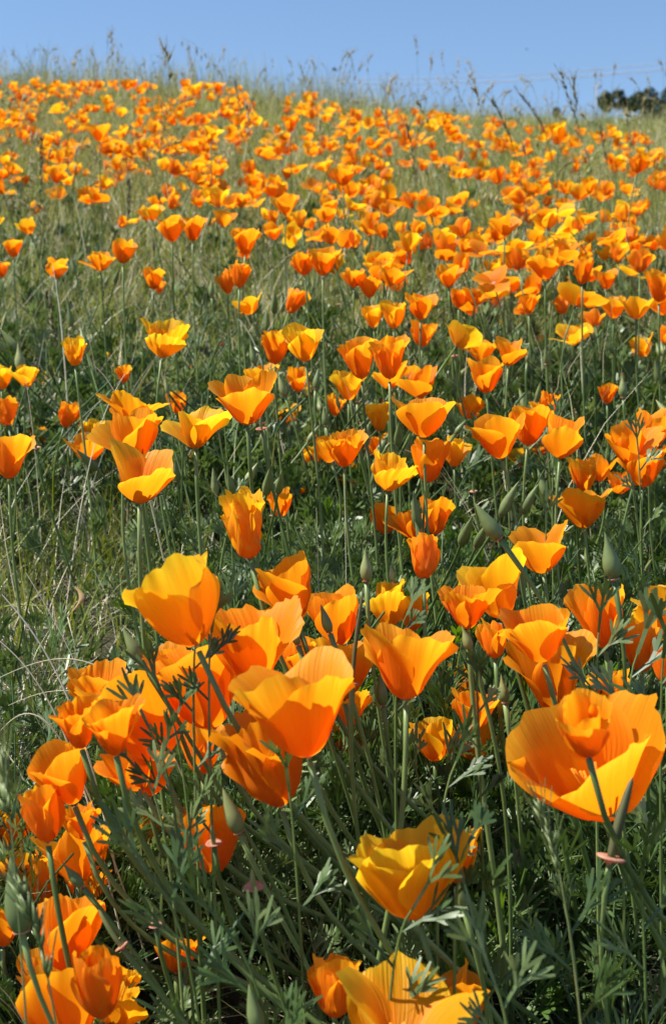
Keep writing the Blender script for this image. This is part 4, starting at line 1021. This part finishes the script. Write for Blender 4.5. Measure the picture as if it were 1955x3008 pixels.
for k, a in enumerate([
 (440,1600,455,1490,.86,'dark leaf spray in front of the large golden leaning poppy',D(size=.045)),
 (475,1560,492,1470,.86,'dark leaf sprig at the foot of the large golden leaning poppy',D(size=.04)),
 (440,1720,380,1620,.86,'long dark leaf spray before the large smooth orange poppy',D(size=.05)),
 (420,1790,350,1700,.84,'dark leaf spray beside the right small ribbed cup',D(size=.05)),
 (400,1850,330,1800,.82,'leaf spray over the low shaded poppy',D(size=.05)),
 (690,1960,672,1840,.80,'blue green leaf spray below the crumpled double poppy',D(size=.055)),
 (1000,1880,1060,1770,.86,'feathered leaf spray below the pale orange poppy',D(size=.05)),
 (1440,1600,1480,1520,.90,'broad grey green leaf spray near the right edge',D(size=.065,wid=.0019)),
 (1380,1560,1390,1470,.92,'grey green leaf spray beneath the irregular orange poppy',D(size=.05)),
 (1530,1620,1540,1530,.88,'grey green leaf spray touching the right edge',D(size=.06,wid=.0019)),
 (1265,1330,1268,1230,1.25,'upright leaf before the open three petalled poppy on the right',D(size=.05)),
 (1180,1090,1172,1010,1.5,'dark leaflets before the orange poppy right of middle clump',D(size=.045)),
 (1278,1100,1290,1000,1.45,'dark leaflets before the group of three',D(size=.05)),
 (1490,1140,1482,1050,1.4,'dark leaflets before the cluster by the right edge',D(size=.05)),
 (530,1060,520,970,1.4,'dark leaflets left of the large open poppy',D(size=.05)),
 (620,930,612,860,1.6,'dark leaflets above the large open poppy',D(size=.045)),
 (340,1060,300,985,1.35,'dark leaflets in front of the thin petalled poppy',D(size=.045)),
 (1040,2000,1088,1960,.76,'dark leaf sliver between the yellow poppy and its neighbour',D(size=.03,n=3)),
 (880,2200,960,2110,.74,'leaf spray under the glowing yellow poppy',D(size=.06)),
 (1130,2180,1080,2060,.76,'leaf spray right of the glowing yellow poppy',D(size=.06)),
 (640,2300,540,2180,.74,'leaf spray low beside the bottom edge bud',D(size=.07)),
 (460,2150,360,2050,.78,'leaf spray left of the creamy pink disc',D(size=.07)),
 (1350,2250,1310,2100,.76,'leaf spray in the lower right foliage',D(size=.07)),
 (1500,2250,1490,2080,.76,'leaf spray by the lower right edge',D(size=.07)),
 (1200,2380,1150,2290,.70,'leaf spray right of the widest golden bowl',D(size=.06)),
 (905,1480,945,1430,.95,'grey leaf sprig above the upright vase shaped poppy',D(size=.035)),
 (1112,1700,1108,1600,.90,'fine leafy sprig in front of the rounded ribbed poppy',D(size=.035)),
]):
    spray(*a[:6], seed=500+k, **a[6])

# a dried curled leaf caught in the grass
p = at(172, 1400, 1.12); e = empty('dried_leaf', p); tag(e, 'small curled tan dried leaf caught in the left grass', 'dried leaf')
mb = MB(); vs = []
for i in range(9):
    t = i/8; w_ = .0022*math.sin(math.pi*min(.97, t+.05)); c = Vector((.006*math.sin(t*4), .003*math.cos(t*5), .011-.022*t))
    vs += [c+Vector((-w_, .001, 0)), c+Vector((0, -.0015, 0)), c+Vector((w_, .0015, .001))]
mb.add(vs, [q for i in range(8) for q in ((3*i, 3*i+1, 3*i+4, 3*i+3), (3*i+1, 3*i+2, 3*i+5, 3*i+4))]); mk('blade', mb.mesh('blade', [M_DRY]), e)
mb = MB(); tube(mb, [vs[25], vs[25]+Vector((.004, .004, -.02)), vs[25]+Vector((.008, .01, -.07))], .0005, 4); mk('stalk', mb.mesh('stalk', [M_STRAW]), e)

# ------------------------------------------------------------------ trees beyond the hill
def tree(dx, dtop, d, hgt, cw, label, seed):
    rg = random.Random(seed); top = at(dx, dtop, d); base = Vector((top.x, top.y, top.z-hgt))
    gz = farhill(base.x, base.y)
    if gz < base.z: base.z = gz
    hgt = top.z-base.z
    e = empty('oak_tree', base); tag(e, label, 'tree', 'dark trees beyond the hill')
    tr = MB(); tube(tr, [Vector(p) for p in [(0, 0, -.2), (.1, 0, hgt*.3), (0, .1, hgt*.55), (0.1, 0, hgt*.8)]], lambda t: .32*(1.1-t), 8)
    for k in range(7):
        a = rg.uniform(0, 6.28); h0 = hgt*rg.uniform(.28, .5)
        tube(tr, bez([(0, 0, h0), (math.cos(a)*cw*.15, math.sin(a)*cw*.15, h0+hgt*.12), (math.cos(a)*cw*.36, math.sin(a)*cw*.36, h0+hgt*.25)], 4), lambda t: .12*(1.1-t), 5)
    mk('trunk', tr.mesh('trunk', [M_BARK]), e)
    n = 5200; lobes = []
    for k in range(16):
        a = rg.uniform(0, 6.28); r = cw*.36*rg.random()**.5; z = hgt*rg.uniform(.30, .88)*(1-.45*(r/(cw*.5)))
        lobes.append((math.cos(a)*r, math.sin(a)*r, z+hgt*.02, cw*rg.uniform(.09, .19)))
    vs = []; fs = []
    for k in range(n):
        l = rg.choice(lobes); u = Vector((rg.gauss(0, 1), rg.gauss(0, 1), rg.gauss(0, 1))).normalized()
        p = Vector(l[:3])+u*l[3]*(.7+.4*rg.random()); s = rg.uniform(.08, .17)
        a = Vector((rg.gauss(0, 1), rg.gauss(0, 1), rg.gauss(0, 1))).normalized(); b = a.orthogonal().normalized()
        i = len(vs); vs += [p+a*s, p+b*s*.8, p-a*s, p-b*s*.8]; fs.append((i, i+1, i+2, i+3))
    mb = MB(); mb.add(vs, fs); zt = max(v[2] for v in mb.v); mb.v = [(v[0], v[1], v[2]*hgt/zt) for v in mb.v]
    mk('crown', mb.mesh('crown', [M_CROWN], smooth=False), e)
for a in [(1412,212,105,6.5,2.8,'low rounded dark tree at the left end of the tree line',1),
          (1440,207,112,7,3.2,'broad dark tree second from the left in the line',2),
          (1478,208,108,6.5,2.4,'rounded dark tree in the middle of the line',3),
          (1520,200,110,7,3.4,'dark spreading tree near the right edge',4),
          (1552,194,108,7,4.5,'dark tree cut by the right edge',5),
          (1298,250,115,5,1.8,'tiny dark treetop peeping over the grass left of the line',6),
          (1590,150,60,9.5,2.4,'tall green tree just touching the right edge',7)]:
    tree(*a)

# ------------------------------------------------------------------ cables, pole, birds
cb = MB(); A, B = at(700, 190, 160), at(1900, 118, 120)
tube(cb, bez([A, (A+B)/2-Vector((0, 0, 2.2)), B], 40), .055, 5)
tag(mk('overhead_cable', cb.mesh('overhead_cable', [M_WIRE])), 'faint overhead cable rising across the pale sky to the right', 'cable')
cb = MB(); A, B = at(700, 181, 160), at(1900, 104, 120)
tube(cb, bez([A, (A+B)/2-Vector((0, 0, 2.0)), B], 40), .04, 5)
tag(mk('overhead_cable', cb.mesh('overhead_cable', [M_WIRE])), 'fainter second cable just above the lower overhead cable', 'cable')
t = at(1386, 190, 130); b = at(1386, 262, 130)
r = empty('utility_pole', b); tag(r, 'faint distant pole left of the dark trees', 'pole')
mb = MB(); tube(mb, [Vector((0, 0, -3)), t-b], .09, 8); mk('shaft', mb.mesh('shaft', [M_WIRE]), r)
mb = MB(); tube(mb, [t-b+Vector((-.4, 0, -.5)), t-b+Vector((.4, 0, -.5))], .05, 6); mk('crossarm', mb.mesh('crossarm', [M_WIRE]), r)
def bird(dx, dy, d, s, label, bank):
    p = at(dx, dy, d); e = empty('bird', p); tag(e, label, 'bird')
    Rm = Matrix.Rotation(bank, 4, 'Y')
    mb = MB(); lathe(mb, [(.001, -.5*s), (.10*s, -.3*s), (.15*s, 0), (.10*s, .28*s), (.07*s, .36*s), (.08*s, .42*s), (.001, .55*s)], 8, Rm @ Matrix.Rotation(R(90), 4, 'Y'))
    mk('body', mb.mesh('body', [M_BIRD]), e)
    for q in (-1, 1):
        mb = MB(); v = [Rm @ Vector(c) for c in [(.2*s, q*.05*s, .05*s), (-.22*s, q*.05*s, .05*s), (-.2*s, q*.45*s, .22*s), (.1*s, q*.45*s, .24*s), (-.15*s, q*.95*s, .12*s), (.2*s, q*.05*s, .02*s), (-.22*s, q*.05*s, .02*s), (-.2*s, q*.45*s, .19*s), (.1*s, q*.45*s, .21*s)]]
        mb.add(v, [(0, 1, 2, 3), (3, 2, 4), (5, 8, 7, 6), (8, 4, 7), (0, 3, 8, 5), (1, 6, 7, 2), (3, 4, 8), (2, 7, 4)]); mk('wing', mb.mesh('wing', [M_BIRD], smooth=False), e)
bird(777, 162, 40, .17, 'tiny dark bird above the skyline, right one of two', .3)
bird(731, 157, 46, .13, 'fainter tiny bird just left of the darker one', -.3)
bird(1223, 115, 60, .10, 'barely visible speck of a bird higher in the sky', .1)
